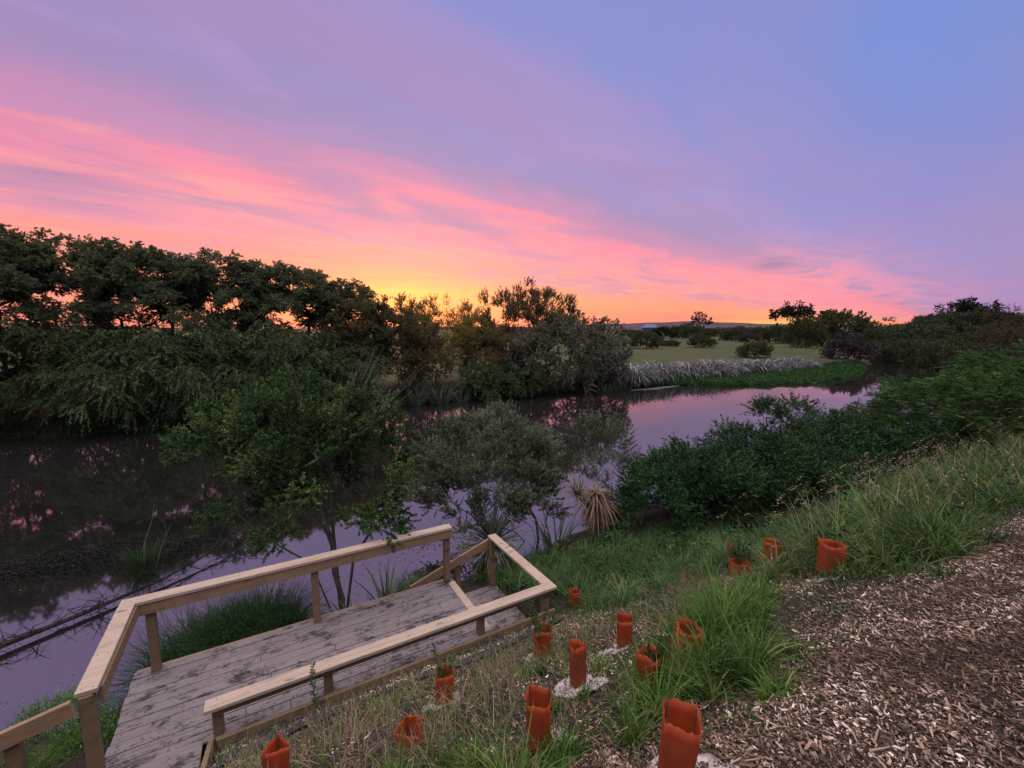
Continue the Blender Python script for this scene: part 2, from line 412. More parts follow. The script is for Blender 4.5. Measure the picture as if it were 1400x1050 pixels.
# ================================================================== the setting: ground, water, far hills
def axis(dense, far_lo, far_hi, n=60, first=None):
    """dense list plus geometric steps out to the far limits"""
    d = np.array(dense); s0 = d[1]-d[0]; s1 = d[-1]-d[-2]
    hi = d[-1] + np.geomspace(s1, far_hi-d[-1], n); lo = d[0] - np.geomspace(s0, d[0]-far_lo, n)[::-1]
    return np.concatenate([lo, d, hi])
def build_ground():
    aa = axis(np.arange(-4.2, 11.0, .085), -3500, 7000, 85)
    bb = np.concatenate([-np.geomspace(.1, 3000, 45)[::-1]-1.2, np.arange(-1.2, 9.2, .085), np.arange(9.4, 26, .8), np.arange(26.2, 32, .3), 32+np.geomspace(.35, 7500, 75)])
    A, B = np.meshgrid(aa, bb, indexing='ij')
    Z = terrain(A, B)
    V = np.stack([CA*A-SA*B, SA*A+CA*B, Z], -1).reshape(-1,3)
    na, nb = len(aa), len(bb); i, j = np.meshgrid(np.arange(na-1), np.arange(nb-1), indexing='ij'); k = (i*nb+j).ravel()
    Q = np.stack([k, k+nb, k+nb+1, k+1], 1)
    df = B-shore_far(A); dn = shore_near(A)-B
    w1 = wob(A, B, 1.6)*.28+wob(A+3, B, .5)*.12
    mulch = np.where(dn > 0, 1-sstep(B+w1-.10*np.clip(A-5,0,20)*.0, 1.0, 1.75), 0)*(1-sstep(A, 40, 60))
    grassy = np.maximum(sstep(df, 1, 6), sstep(A, 16, 24)*sstep(dn, .3, 2)*.85)
    mat, t, out = new_mat('ground_soil')
    pos = t.N.new('ShaderNodeNewGeometry').outputs['Position']
    n1 = t.noise(pos, 55., 5, .7); n2 = t.noise(pos, 7., 5, .6); n3 = t.noise(pos, .09, 5, .6); n4 = t.noise(pos, .55, 4, .65)
    soil = t.ramp(n1, [(.3, c3(.012,.009,.008)), (.55, c3(.036,.028,.022)), (.72, c3(.11,.085,.068))])
    soil = t.mix(t.maprange(n2, .45, .65), soil, c3(.035,.030,.02))
    mul = t.ramp(n1, [(.30, c3(.014,.010,.009)), (.5, c3(.045,.032,.026)), (.68, c3(.13,.10,.085))])
    field = t.ramp(n3, [(.3, c3(.028,.044,.012)), (.5, c3(.050,.056,.018)), (.7, c3(.068,.054,.026))])
    field = t.mix(t.maprange(n4, .4, .7, 0, .6), field, c3(.030,.036,.012))
    col = t.mix(attr(t, 'mulch'), soil, mul); col = t.mix(attr(t, 'grassy'), col, field)
    prin(t, out, col, .9, .15, t.math('ADD', n1, n2), .9, .03)
    me = mesh_data('ground', V, [Q], mat, None, True)
    for nm, ar in (('mulch', mulch), ('grassy', grassy)):
        at = me.attributes.new(nm, 'FLOAT', 'POINT'); at.data.foreach_set('value', ar.ravel().astype(np.float32))
    tag(link('ground', me), 'river bank of soil, mulch and far meadow', kind='structure')
build_ground()
def build_water():
    mat, t, out = new_mat('river_water')
    pos = t.N.new('ShaderNodeNewGeometry').outputs['Position']
    n = t.noise(pos, 1.1, 3, .5); n2 = t.noise(pos, .12, 3, .5)
    silt = t.mix(t.maprange(n2, .35, .7), c3(*WATER_A), c3(*WATER_B))
    p = prin(t, out, silt, .035, .5, n, .05, .02, 3.6)
    V = [AB(-900,-60,0), AB(2500,-60,0), AB(2500,900,0), AB(-900,900,0)]
    tag(link('river_water', mesh_data('river_water', V, [[[0,1,2,3]]], mat)), 'still river reflecting the pink sky', kind='structure')
WATER_A = (.008,.008,.007); WATER_B = (.012,.011,.011)
build_water()
def build_hills():
    g = Geo(); rng = np.random.RandomState(3)
    x = np.linspace(-1, 1, 240); az = R(10)+x*R(65)
    r0 = 2600.
    prof = 26+9*np.sin(x*5+1)+5*np.sin(x*13)+3*np.sin(x*31+2)+1.4*np.sin(x*77)
    prof *= np.interp(np.degrees(az), [-60,-20,5,30,34,60,80], [.5,.55,.8,1.25,1.0,.8,.7])
    rows = []
    for k, (rr, hh) in enumerate(((r0-420, 0.), (r0-160, .62), (r0, 1.), (r0+300, .8), (r0+700, 0.))):
        rows.append(np.stack([np.sin(az)*rr, np.cos(az)*rr, prof*hh+2-4*(hh == 0)], 1))
    V = np.concatenate(rows); n = len(x); Q = []
    for k in range(4):
        i = np.arange(n-1)+k*n; Q.append(np.stack([i, i+1, i+n+1, i+n], 1))
    g.add(V, np.concatenate(Q))
    tag(g.obj('hills', plain_mat('far_hill', (.075,.05,.06), .95, .05, .3, .02), None, True), 'low dark ridge along the horizon', kind='structure')
build_hills()

# ================================================================== the viewing deck
W_DECK = wood_mat('weathered_decking', (.175,.145,.145), (.024,.019,.020), .95)
W_RAIL = wood_mat('rail_timber', (.36,.27,.205), (.10,.075,.06), .18)
W_FACE = wood_mat('rail_face_timber', (.235,.148,.086), (.07,.05,.035), .25)
W_POST = wood_mat('post_timber', (.175,.112,.066), (.05,.038,.028), .35)
def build_deck():
    O = AB(-1.0, 5.05, .8)
    root = tag(empty('viewing_deck', O, R(30)), 'weathered timber viewing deck with handrails at the water edge', 'deck')
    def L(a, b, z): return (a+1.0, b-5.05, z-.8)
    rng = np.random.RandomState(11)
    def part(g, name, mat): return g.obj(name, mat, root)
    g = Geo(); w = .1405; b = 5.055
    k = 0
    while b + w < 6.62:
        j = rng.uniform(-.4, 2.2)
        dz = rng.uniform(-.003, .003)
        e0 = -1.56+rng.uniform(-.012, .012)
        g.box(L(e0, b, .765+dz), L(j, b+w-.010, .80+dz), .004, rng.rand())
        g.box(L(j+.004, b, .765+dz), L(2.5+rng.uniform(-.006,.006), b+w-.010, .80+dz), .004, rng.rand())
        b += w; k += 1
    b = 5.055-w
    while b > 3.75:
        dz = rng.uniform(-.003, .003)
        g.box(L(-1.56+rng.uniform(-.012,.012), b, .765+dz), L(-.74, b+w-.007, .80+dz), .004, rng.rand()); b -= w
    part(g, 'decking', W_DECK)
    g = Geo(); b = 5.07
    while b + w < 6.95:
        dz = rng.uniform(-.003, .003)
        g.box(L(2.3, b, .185+dz), L(3.60+rng.uniform(-.01,.01), b+w-.007, .22+dz), .004, rng.rand()); b += w
    part(g, 'lower_landing', W_DECK)
    g = Geo(); g.box(L(2.62, 5.12, .47), L(2.93, 6.45, .505), .005, .4); part(g, 'step_tread', W_DECK)
    g = Geo(); g.box(L(2.505, 5.10, .72), L(2.625, 6.50, .797), .006, .2); part(g, 'step_nosing', W_RAIL)
    g = Geo(); g.box(L(2.46, 5.12, .20), L(2.498, 6.50, .76), .004, .6); part(g, 'riser_board', W_POST)
    g = Geo(); g.box(L(-1.55, 6.606, .60), L(2.5, 6.645, .785), .005, .3); part(g, 'front_fascia', W_FACE)
    g = Geo(); g.box(L(-.62, 4.965, .62), L(3.62, 5.01, .835), .006, .5); part(g, 'kerb_board', W_POST)
    g = Geo(); g.beam(L(-.66, 5.0, .79), L(-.76, 4.1, .86), .05, .12, tint=.3); part(g, 'entry_edging', W_POST)
    # front handrail: a flat capping with a board on edge under it
    g = Geo(); g.box(L(-1.60, 6.40, 1.745), L(2.57, 6.56, 1.79), .005, .15); part(g, 'handrail', W_RAIL)
    g = Geo(); g.box(L(-1.43, 6.415, 1.60), L(1.0, 6.46, 1.744), .005, .35); g.box(L(1.003, 6.415, 1.601), L(2.565, 6.46, 1.744), .005, .55); part(g, 'rail_board', W_FACE)
    for a in (-1.335, .50, 2.50):
        g = Geo(); g.box(L(a-.047, 6.462, -.3), L(a+.047, 6.555, 1.743), .006, rng.rand()); part(g, 'post', W_POST)
    # left end rail
    g = Geo(); g.box(L(-1.605, 4.98, 1.747), L(-1.445, 6.396, 1.79), .005, .3); part(g, 'handrail', W_RAIL)
    g = Geo(); g.box(L(-1.475, 5.06, 1.60), L(-1.43, 6.41, 1.745), .005, .6); part(g, 'rail_board', W_FACE)
    g = Geo(); g.box(L(-1.58, 4.965, -.1), L(-1.478, 5.058, 1.744), .006, .8); part(g, 'post', W_POST)
    # rail falling away to the left
    g = Geo(); g.beam(L(-1.60, 4.935, 1.695), L(-3.4, 4.935, 1.33), .045, .155, tint=.25); part(g, 'rail_board', W_FACE)
    g = Geo(); g.box(L(-2.06, 4.962, -.1), L(-1.965, 5.055, 1.52), .006, .7); part(g, 'post', W_POST)
    g = Geo(); g.box(L(-3.2, 4.962, -.3), L(-3.105, 5.055, 1.30), .006, .7); part(g, 'post', W_POST)
    # low bench-height rail along the bank side
    g = Geo(); g.box(L(-.70, 4.955, 1.157), L(3.64, 5.125, 1.20), .005, .4); part(g, 'bench_rail', W_RAIL)
    g = Geo(); g.box(L(-.64, 5.012, 1.065), L(3.60, 5.055, 1.155), .005, .6); part(g, 'rail_board', W_POST)
    for a in (-.60, .47, 2.44, 3.52):
        g = Geo(); g.box(L(a-.047, 5.058, .1), L(a+.047, 5.15, 1.154), .006, rng.rand()); part(g, 'post', W_POST)
    # return rail and the rail that drops beside the lower step
    g = Geo(); g.box(L(3.475, 5.129, 1.157), L(3.64, 6.93, 1.20), .005, .1); part(g, 'bench_rail', W_RAIL)
    g = Geo(); g.box(L(3.48, 6.80, -.3), L(3.575, 6.892, 1.155), .006, .3); part(g, 'post', W_POST)
    g = Geo(); g.beam(L(3.64, 6.915, 1.115), L(2.0, 6.915, .585), .045, .15, tint=.45); part(g, 'rail_board', W_FACE)
    g = Geo(); g.box(L(2.85, 6.95, -.3), L(2.94, 7.04, .85), .006, .4); part(g, 'post', W_POST)
    g = Geo(); g.box(L(2.18, 6.95, -.4), L(2.27, 7.04, .62), .006, .4); part(g, 'post', W_POST)
    # nail and bolt heads in the capping
    g = Geo(); rng2 = np.random.RandomState(17)
    def nail(a, b, z):
        n = 7; k = np.arange(n)*2*math.pi/n; c = np.array(L(a, b, z)); r = .0055
        V = np.concatenate([c+np.stack([r*np.cos(k), r*np.sin(k), 0*k],1), c+np.stack([r*.8*np.cos(k), r*.8*np.sin(k), 0*k+.0025],1), [c+[0,0,.003]]])
        j = np.arange(n); g.add(V, np.stack([j,(j+1)%n,(j+1)%n+n,j+n],1), np.stack([j+n,(j+1)%n+n,np.full(n,2*n)],1))
    for a in (-1.55,-1.335,-.4,.5,1.0,1.5,2.5):
        for b in (6.437,6.52): nail(a+rng2.uniform(-.01,.01), b, 1.790)
    for i in range(11):
        for a in (-1.49,-.75,-.1,.55,1.2,1.8,2.42):
            for q in (.03,.10): nail(a+rng2.uniform(-.012,.012), 5.055+i*w+q+rng2.uniform(-.006,.006), .8005)
    for b in (5.02,5.5,6.0,6.35):
        for a in (-1.565,-1.485): nail(a, b, 1.790)
    for a in (-.6,.47,1.4,2.44,3.0,3.55):
        for b in (5.0,5.085): nail(a+rng2.uniform(-.012,.012), b, 1.200)
    tag(part(g, 'nail', plain_mat('rusted_nail', (.05,.035,.03), .6, .4)), kind='stuff')
    # bearers and piles under the boards
    g = Geo()
    for b in (5.3, 6.4): g.box(L(-1.5, b-.04, .60), L(2.44, b+.04, .763), .005, .5)
    for a in (-1.4, -.1, 1.2, 2.35):
        for b in (5.3, 6.4): g.box(L(a-.06, b-.055, -1.), L(a+.06, b+.055, .598), .006, .5)
    part(g, 'bearer', W_POST)
    # strip of black weed cloth between deck and bank
    g = Geo(); rng = np.random.RandomState(4)
    na, nb = 90, 9; aa = np.linspace(-.72, 3.55, na); bb = np.linspace(4.40, 4.955, nb)
    A, B = np.meshgrid(aa, bb, indexing='ij'); B = B + (bb[-1]-B)*.35*np.sin(A*2.1)*.5
    Z = terrain(A, B)+.03+.014*wob(A, B, .25)+.01*wob(A, B, .09)
    V = np.stack([CA*A-SA*B, SA*A+CA*B, Z], -1).reshape(-1,3)
    i, j = np.meshgrid(np.arange(na-1), np.arange(nb-1), indexing='ij'); k = (i*nb+j).ravel()
    Q = np.stack([k, k+nb, k+nb+1, k+1], 1); V2 = V-np.array([[0,0,.012]]); n = len(V)
    g.add(np.concatenate([V, V2]), np.concatenate([Q, Q[:, ::-1]+n]))
    tag(g.obj('weed_cloth', plain_mat('black_cloth', (.022,.022,.028), .6, .4, .5, 30.), None, True), 'strip of black weed cloth along the bank side of the deck', 'ground cloth')
build_deck()
# ================================================================== plants: builders
def POL(u, Y):
    """a place on the ground at distance Y ahead, seen along photo column u"""
    X = (u-700)/600.0*Y*1.0; a, b = toab(X, Y); return X, Y, max(0.0, TZ(a, b))
def ball(n, rng, p=.4):
    v = rng.normal(size=(n,3)); v /= np.linalg.norm(v, axis=1, keepdims=True)
    return v*(rng.uniform(0,1,n)**p)[:,None]
def limbs(trunks, tips, tip_r, rng, pw=.46, jit=.12, up=.25, sides=6, step=.45, rmax=9.):
    """grow limbs from the trunk polylines to every tip; returns Geo of tapered tubes"""
    N = []; par = []; 
    chains = []; trunks = [[tuple(trunks[0][0])]+list(P[1:]) for P in trunks]
    for P in trunks:
        ids = []
        for p in P:
            N.append(np.array(p, float)); par.append(ids[-1] if ids else -1); ids.append(len(N)-1)
        chains.append(ids)
    base = np.array(trunks[0][0], float)
    order = np.argsort(np.linalg.norm(tips-base, axis=1))
    for ti in order:
        tp = tips[ti]; A = np.array(N); d = tp-A; L = np.linalg.norm(d, axis=1)
        cost = L + .9*np.maximum(0, A[:,2]-tp[2]+.15*L) + .0*L
        cost[0:1] += .5
        j = int(np.argmin(cost)); n = max(2, int(L[j]/step)+1)
        p0 = N[j]; mid = (p0+tp)/2 + np.array([0,0,up*L[j]*.5]) + rng.normal(size=3)*jit*L[j]
        ids = [j]
        for k in range(1, n+1):
            s = k/n; q = p0*(1-s)**2 + 2*mid*s*(1-s) + tp*s*s
            if k < n: q = q + rng.normal(size=3)*jit*.25*L[j]/n
            N.append(q); par.append(ids[-1]); ids.append(len(N)-1)
        chains.append(ids)
    cnt = np.zeros(len(N)); kids = np.zeros(len(N), int)
    for i, p in enumerate(par):
        if p >= 0: kids[p] += 1
    for i in range(len(N)-1, -1, -1):
        if kids[i] == 0: cnt[i] += 1
        if par[i] >= 0: cnt[par[i]] += cnt[i]
    g = Geo(); A = np.array(N); r = np.minimum(rmax, tip_r*np.maximum(1, cnt)**pw)
    for ids in chains:
        if len(ids) < 2: continue
        rr = r[ids].copy()
        if len(ids) > 1 and par[ids[1]] == ids[0] and cnt[ids[0]] > cnt[ids[1]]*1.3: rr[0] = rr[1]*1.15
        if kids[ids[-1]] == 0: rr[-1] *= .5
        P = A[ids]
        if len(P) == 2: P = np.stack([P[0], (P[0]+P[1])/2, P[1]]); rr = np.array([rr[0], (rr[0]+rr[1])/2, rr[1]])
        g.tube(P, rr, sides, rng.uniform(.2,.8))
    return g
def twig_leaves(g, C, rad, ntw, nlf, tl, droop, ll, lw, rng, out=None, outw=.8, up=.25, spread=.55, tvar=.22, tc=None, sub=None, sub_r=.004, leafless=0.):
    """twigs round every cluster centre, each carrying leaves along its length; sub collects the twigs' own wood"""
    C = np.asarray(C); n = len(C)
    rad = np.broadcast_to(rad, (n,)); tc = rng.uniform(.15,.85,n) if tc is None else tc
    ci = np.repeat(np.arange(n), ntw); m = len(ci)
    st = C[ci] + ball(m, rng)*rad[ci][:,None]*.75
    o = (st-C[ci])/(rad[ci][:,None]+1e-9)
    if out is not None: o = o*.5 + out[ci]*outw
    d = o + rng.normal(size=(m,3))*.55 + np.array([[0,0,up]]); d /= np.linalg.norm(d, axis=1, keepdims=True)+1e-9
    L = tl*rng.uniform(.55,1.25,m)
    li = np.repeat(np.arange(m), nlf); k = len(li)
    if leafless:
        keep = (rng.uniform(size=m) > leafless)[li]; li = li[keep]; k = len(li)
    s = rng.uniform(.1,1.02,k)
    P = st[li] + d[li]*(L[li]*s)[:,None]; P[:,2] -= droop*L[li]*s*s
    T = d[li].copy(); T[:,2] -= 2*droop*s
    D = T/(np.linalg.norm(T,axis=1,keepdims=True)+1e-9) + rng.normal(size=(k,3))*spread
    sz = rng.uniform(.65,1.3,k)
    tint = np.clip(tc[ci][li] + rng.normal(size=k)*tvar + .12*(s-.5), 0, 1)
    g.leaves(P, D, ll*sz, lw*sz, tint, rng)
    if sub is not None:
        for i in range(m):
            q = np.array([st[i], st[i]+d[i]*L[i]*.5-[0,0,droop*L[i]*.25], st[i]+d[i]*L[i]-[0,0,droop*L[i]]])
            sub.tube(q, [sub_r, sub_r*.8, sub_r*.4], 3, rng.uniform(.2,.9))
def dome(n, c, r, rng, shell=.5, zmin=-1., lump=.25):
    """cluster centres filling a lumpy ellipsoid, thicker towards its skin"""
    out = []; lm = rng.normal(size=(6,3)); lm /= np.linalg.norm(lm,axis=1,keepdims=True)
    while len(out) < n:
        v = rng.normal(size=3); v /= np.linalg.norm(v)
        if v[2] < zmin: continue
        k = 1 + lump*(np.max(lm@v)-.62)*1.6
        out.append(np.array(c) + v*np.array(r)*k*rng.uniform(shell, 1.))
    return np.array(out)
def outward(C, c, r=(1,1,1)):
    d = (C-np.array(c))/np.array(r); return d/(np.linalg.norm(d,axis=1,keepdims=True)+1e-9)
def plant(name, trunk, crown, bark, leaf, loc, label, cat, group=None, rz=0., sc=1., extra=None):
    o = tag(empty(name, loc, rz, sc), label, cat, group)
    if trunk is not None: link('trunk', trunk.me('trunk', bark, True) if isinstance(trunk, Geo) else trunk, o)
    if crown is not None: link('crown', crown.me('crown', leaf) if isinstance(crown, Geo) else crown, o)
    return o

# ------------------------------------------------------------------ leaf and bark colours
B_WILLOW = bark_mat('willow_bark', (.020,.015,.012), (.065,.05,.04))
B_GREY = bark_mat('grey_bark', (.03,.026,.024), (.11,.095,.085), 22.)
B_PALE = bark_mat('pale_twig', (.06,.05,.045), (.20,.17,.15), 22.)
L_WILLOW = leaf_mat('willow_leaf', (.022,.044,.018), (.080,.130,.056), .28, tcol=(.12,.09,.03))
L_TALL = leaf_mat('tall_leaf', (.036,.066,.030), (.105,.155,.085), .36, tcol=(.15,.13,.055))
L_DUSK = leaf_mat('dusky_leaf', (.034,.044,.022), (.088,.100,.054), .40, tcol=(.22,.14,.05))
L_GOLD = leaf_mat('golden_leaf', (.062,.066,.022), (.15,.145,.055), .46, tcol=(.36,.24,.06))
L_SILVER = leaf_mat('silver_leaf', (.042,.054,.036), (.135,.150,.108), .28, tcol=(.22,.14,.07))
L_EVER = leaf_mat('evergreen_leaf', (.010,.024,.008), (.056,.098,.028), .2, third=(.16,.20,.06))
L_WISP = leaf_mat('wispy_leaf', (.055,.072,.040), (.155,.185,.105), .30, third=(.27,.29,.20))
L_DARK = leaf_mat('dark_broad_leaf', (.010,.028,.009), (.032,.075,.022), .18, .42, .4, third=(.06,.12,.035))
L_FERN = leaf_mat('feathery_leaf', (.020,.050,.012), (.055,.125,.028), .3, third=(.11,.21,.05))
L_SHRUB = leaf_mat('field_shrub_leaf', (.030,.040,.020), (.085,.105,.05), .25)
L_OLIVE = leaf_mat('olive_shrub_leaf', (.040,.046,.020), (.11,.115,.05), .25)
L_PURPLE = leaf_mat('purple_shrub_leaf', (.042,.036,.034), (.10,.085,.08), .2)
L_BLACK = leaf_mat('far_dark_leaf', (.014,.018,.010), (.035,.042,.022), .15)
# ================================================================== far bank
def tall_tree(seed, h, rad, gap):
    rng = np.random.RandomState(seed)
    C = []; O = []
    def lump(c, n, r):
        q = dome(n, c, r, rng, .5, -.6, .2); C.append(q); O.append(outward(q, np.array(c)-[0,0,.3]))
    for k in range(13):                                   # rounded clumps over the crown
        an = k*2.4+rng.uniform(-.4,.4); rr = rad*math.sqrt((k+.3)/13); sz = rng.uniform(.65,1.05)
        lump((rr*math.cos(an), rr*math.sin(an), h-.9-2.3*(rr/rad)**2.5+rng.uniform(-.6,.35)), 9, (sz,sz,sz*.9))
    for k in range(int(16*(1-gap))):                      # clumps hung below them, small gaps left between
        an = rng.uniform(0,6.28); rr = rad*math.sqrt(rng.uniform(.05,1.)); sz = rng.uniform(.55,.85)
        lump((rr*math.cos(an), rr*math.sin(an), h*rng.uniform(.48,.78)), 8, (sz,sz,sz))
    lo = dome(56, (0,0,h*.295), (rad, rad, h*.295), rng, .3); C.append(lo); O.append(outward(lo,(0,0,h*.3)))
    C = np.concatenate(C); O = np.concatenate(O)
    tr = [[(0,0,-.3),(.1,.05,h*.18),(.05,.2,h*.36),(.2,.1,h*.52)], [(.25,.1,-.3),(.7,.1,h*.2),(1.1,-.2,h*.42)], [(-.2,0,-.3),(-.6,.2,h*.22),(-1.,.3,h*.45)]]
    T = limbs(tr, C, .016, rng, .42, .13, .2, 5, .6)
    g = Geo(); twig_leaves(g, C, .42, 18, 26, .38, .35, .105, .048, rng, O, .8, .15, 1.0, .28)
    return T.me('trunk', B_WILLOW, True), g.me('crown', L_TALL)
def droop_tree(seed, h, rad):
    rng = np.random.RandomState(seed)
    C = dome(135, (0,0,h*.50), (rad, rad, h*.48), rng, .5, -.85, .45); O = outward(C,(0,0,h*.4))
    tr = [[(0,0,-.4),(.2,.1,h*.2),(.5,.2,h*.38)], [(-.2,.1,-.4),(-.6,-.1,h*.25),(-.9,-.2,h*.4)]]
    T = limbs(tr, C, .014, rng, .42, .13, .3, 5, .6)
    g = Geo(); twig_leaves(g, C, .48, 17, 30, .75, .7, .12, .046, rng, O, .8, .1, .45)
    return T.me('trunk', B_WILLOW, True), g.me('crown', L_WILLOW)
TALL = [tall_tree(21, 10.5, 2.4, .5), tall_tree(22, 10.5, 2.3, .62), tall_tree(23, 10.5, 2.45, .4)]
DROOP = [droop_tree(31, 6.2, 2.7), droop_tree(32, 6.2, 2.9), droop_tree(33, 6.2, 2.6)]
tall_spots = [(-14.0,33.2,10.9), (-11.3,32.6,10.75), (-9.0,33.2,10.35), (-6.7,32.5,10.2), (-4.4,33.1,10.05), (-2.0,32.4,9.95), (.4,33.0,9.6), (2.9,32.3,9.45), (5.4,32.5,8.6)]
for i, (a, b, h) in enumerate(tall_spots):
    t, c = TALL[i % 3]; k = (h-1.2)/10.5
    plant('willow_tree', t, c, None, None, ON(a, b), 'tall dark willow with open canopy in the row behind the left far bank', 'tree', 'tall willows along the far bank', i*1.9, (1.02,1.02,k))
for i, (a, b, h) in enumerate([(-13.4,30.0,5.0), (-9.9,29.6,5.5), (-6.2,28.9,4.9), (-2.6,29.4,5.4), (.9,29.3,4.9), (4.3,29.3,4.6)]):
    t, c = DROOP[i % 3]; k = h/6.2
    plant('drooping_willow', t, c, None, None, ON(a, b), 'low drooping willow overhanging the dark water below the tall willows', 'tree', 'drooping willows on the left far bank', i*2.3+.5, (1.0,1.0,k))
def bush(seed, n, c, r, leaf, bark, ntw, nlf, tl, droop, ll, lw, stems=3, shell=.45, zmin=-.75, up=.25, tip=.012, lump=.35, spread=.55):
    rng = np.random.RandomState(seed); C = dome(n, c, r, rng, shell, zmin, lump); O = outward(C, (c[0],c[1],c[2]-r[2]*.4), r)
    tr = []
    for k in range(stems):
        an = k*6.28/stems+rng.uniform(-.4,.4); q = np.array([math.cos(an), math.sin(an)])
        tr.append([(.12*q[0],.12*q[1],-.25),(r[0]*.15*q[0],r[1]*.15*q[1],c[2]*.35),(c[0]*.5+r[0]*.3*q[0],c[1]*.5+r[1]*.3*q[1],c[2]*.7)])
    T = limbs(tr, C, tip, rng, .44, .12, .2, 5, .5)
    g = Geo(); twig_leaves(g, C, .28*min(r)**.5, ntw, nlf, tl, droop, ll, lw, rng, O, .8, up, spread)
    return T.me('trunk', bark, True), g.me('crown', leaf)
# dusky trees right of the willows, with the sunset behind them
t, c = bush(41, 110, (0,0,4.0), (2.2,2.1,3.4), L_DUSK, B_WILLOW, 19, 30, .55, .05, .115, .048, 3, .35, -.9, .4)
plant('dusky_tree', t, c, None, None, ON(5.6,30.4), 'reddish brown dusky tree just right of the last tall willow', 'tree', None, .4, (1,1,.86))
plant('dusky_tree', t, c, None, None, ON(8.4,30.0), 'smaller brownish tree left of the golden sunlit saplings', 'tree', None, 2.6, (.82,.82,.84))
t, c = bush(42, 60, (0,0,4.2), (1.3,1.3,3.1), L_GOLD, B_WILLOW, 14, 22, .55, -.1, .11, .036, 3, .2, -.9, .8, .01)
plant('golden_sapling', t, c, None, None, ON(11.9,34.2), 'golden backlit sapling leftmost of the small trees under the yellow glow', 'tree', None, .3, (1.05,1.05,.9))
plant('golden_sapling', t, c, None, None, ON(15.9,35.5), 'thin golden backlit sapling close to the left edge of the big grey bush', 'tree', None, 2.9, (1.2,1.2,.88))
plant('golden_sapling', t, c, None, None, ON(13.4,31.0), 'see-through olive gold sapling in front of the meadow gap', 'tree', None, 4.2, (1.0,1.0,.72))
plant('golden_sapling', t, c, None, None, ON(15.6,31.4), 'olive gold sapling pressed against the left side of the big grey bush', 'tree', None, 5.6, (1.25,1.2,.70))
plant('golden_sapling', t, c, None, None, ON(9.9,32.0), 'golden sapling between the brownish tree and the other saplings', 'tree', None, 1.4, (1.1,1.1,.86))
def fir(seed, h, r):
    rng = np.random.RandomState(seed); C = []
    for k in range(9):
        z = h*(.18+.8*k/9); rr = r*(1-k/9.3)
        for j in range(max(2, int(9-k))):
            an = rng.uniform(0,6.28); C.append((rr*math.cos(an)*rng.uniform(.5,1), rr*math.sin(an)*rng.uniform(.5,1), z-.15*rr))
    C = np.array(C); T = limbs([[(0,0,-.3),(0,0,h*.5),(0,0,h*.98)]], C, .012, rng, .45, .05, .05, 5, .8)
    g = Geo(); twig_leaves(g, C, .35, 10, 12, .7, .25, .16, .04, rng, outward(C,(0,0,h*.4)), .6, .1); return T, g
T, g = fir(5, 9.4, 2.3); x, y, z = POL(612, 62)
plant('fir_tree', T, g, B_WILLOW, L_DUSK, (x,y,z), 'small pointed conifer between the golden saplings', 'tree')
t, c = bush(43, 60, (0,0,2.4), (2.0,1.9,2.2), L_DUSK, B_WILLOW, 16, 24, .6, .1, .12, .05, 3, .35, -.9, .3)
plant('brown_bush', t, c, None, None, ON(15.2,30.2), 'brownish bush tucked behind the low green bush beside the grey bush', 'bush', None, 3.4, (1.1,1.1,.95))
plant('brown_bush', t, c, None, None, ON(10.9,30.0), 'brownish olive bush under the golden saplings on the far bank', 'bush', None, 1., (1,1,.95))
# the big grey bush in the middle of the far bank
t, c = bush(44, 150, (0,0,4.3), (4.6,2.6,3.8), L_DUSK, B_WILLOW, 18, 26, .6, -.05, .115, .045, 5, .35, -.5, .7, .014)
plant('wispy_tree', t, c, None, None, ON(20.0,31.6), 'wispy backlit tree rising behind the big grey bush', 'tree', None, R(30), (1,1,1.0))
rng = np.random.RandomState(45)
C1 = dome(215, (0,0,2.8), (5.4,3.2,3.2), rng, .55, -.75, .4); C2 = dome(40, (3.6,-.3,2.0), (2.6,2.2,2.3), rng, .5, -.8); C = np.concatenate([C1,C2])
T = limbs([[(-1,0,-.3),(-1.6,0,.8),(-2.2,.1,1.7)],[(0,0,-.3),(.2,.1,1.1),(.3,.1,2.2)],[(1,0,-.3),(1.8,-.1,.8),(2.8,-.1,1.6)]], C, .014, rng, .42, .12, .2, 5, .6)
g = Geo(); twig_leaves(g, C, .5, 20, 34, .5, .25, .12, .052, rng, outward(C,(0,0,1.8),(5,3,3)), .8, .2, .6)
plant('grey_bush', T, g, B_WILLOW, L_SILVER, ON(21.4,28.9), 'big grey-green rounded bush at the centre of the far bank', 'bush', None, R(30), (1,1,1.0))
t, c = bush(46, 60, (0,0,1.15), (2.1,1.6,1.35), leaf_mat('bank_bush_leaf', (.026,.042,.018), (.07,.105,.042), .25), B_WILLOW, 15, 24, .5, .25, .13, .05, 3, .4, -.9)
plant('low_bush', t, c, None, None, ON(14.2,27.9), 'low green bush at the foot of the big grey bush by the water', 'bush', None, .8)
plant('low_bush', t, c, None, None, ON(16.9,27.6), 'low dark bush overhanging the water left of centre below the grey bush', 'bush', None, 2.8, (.9,.9,.85))
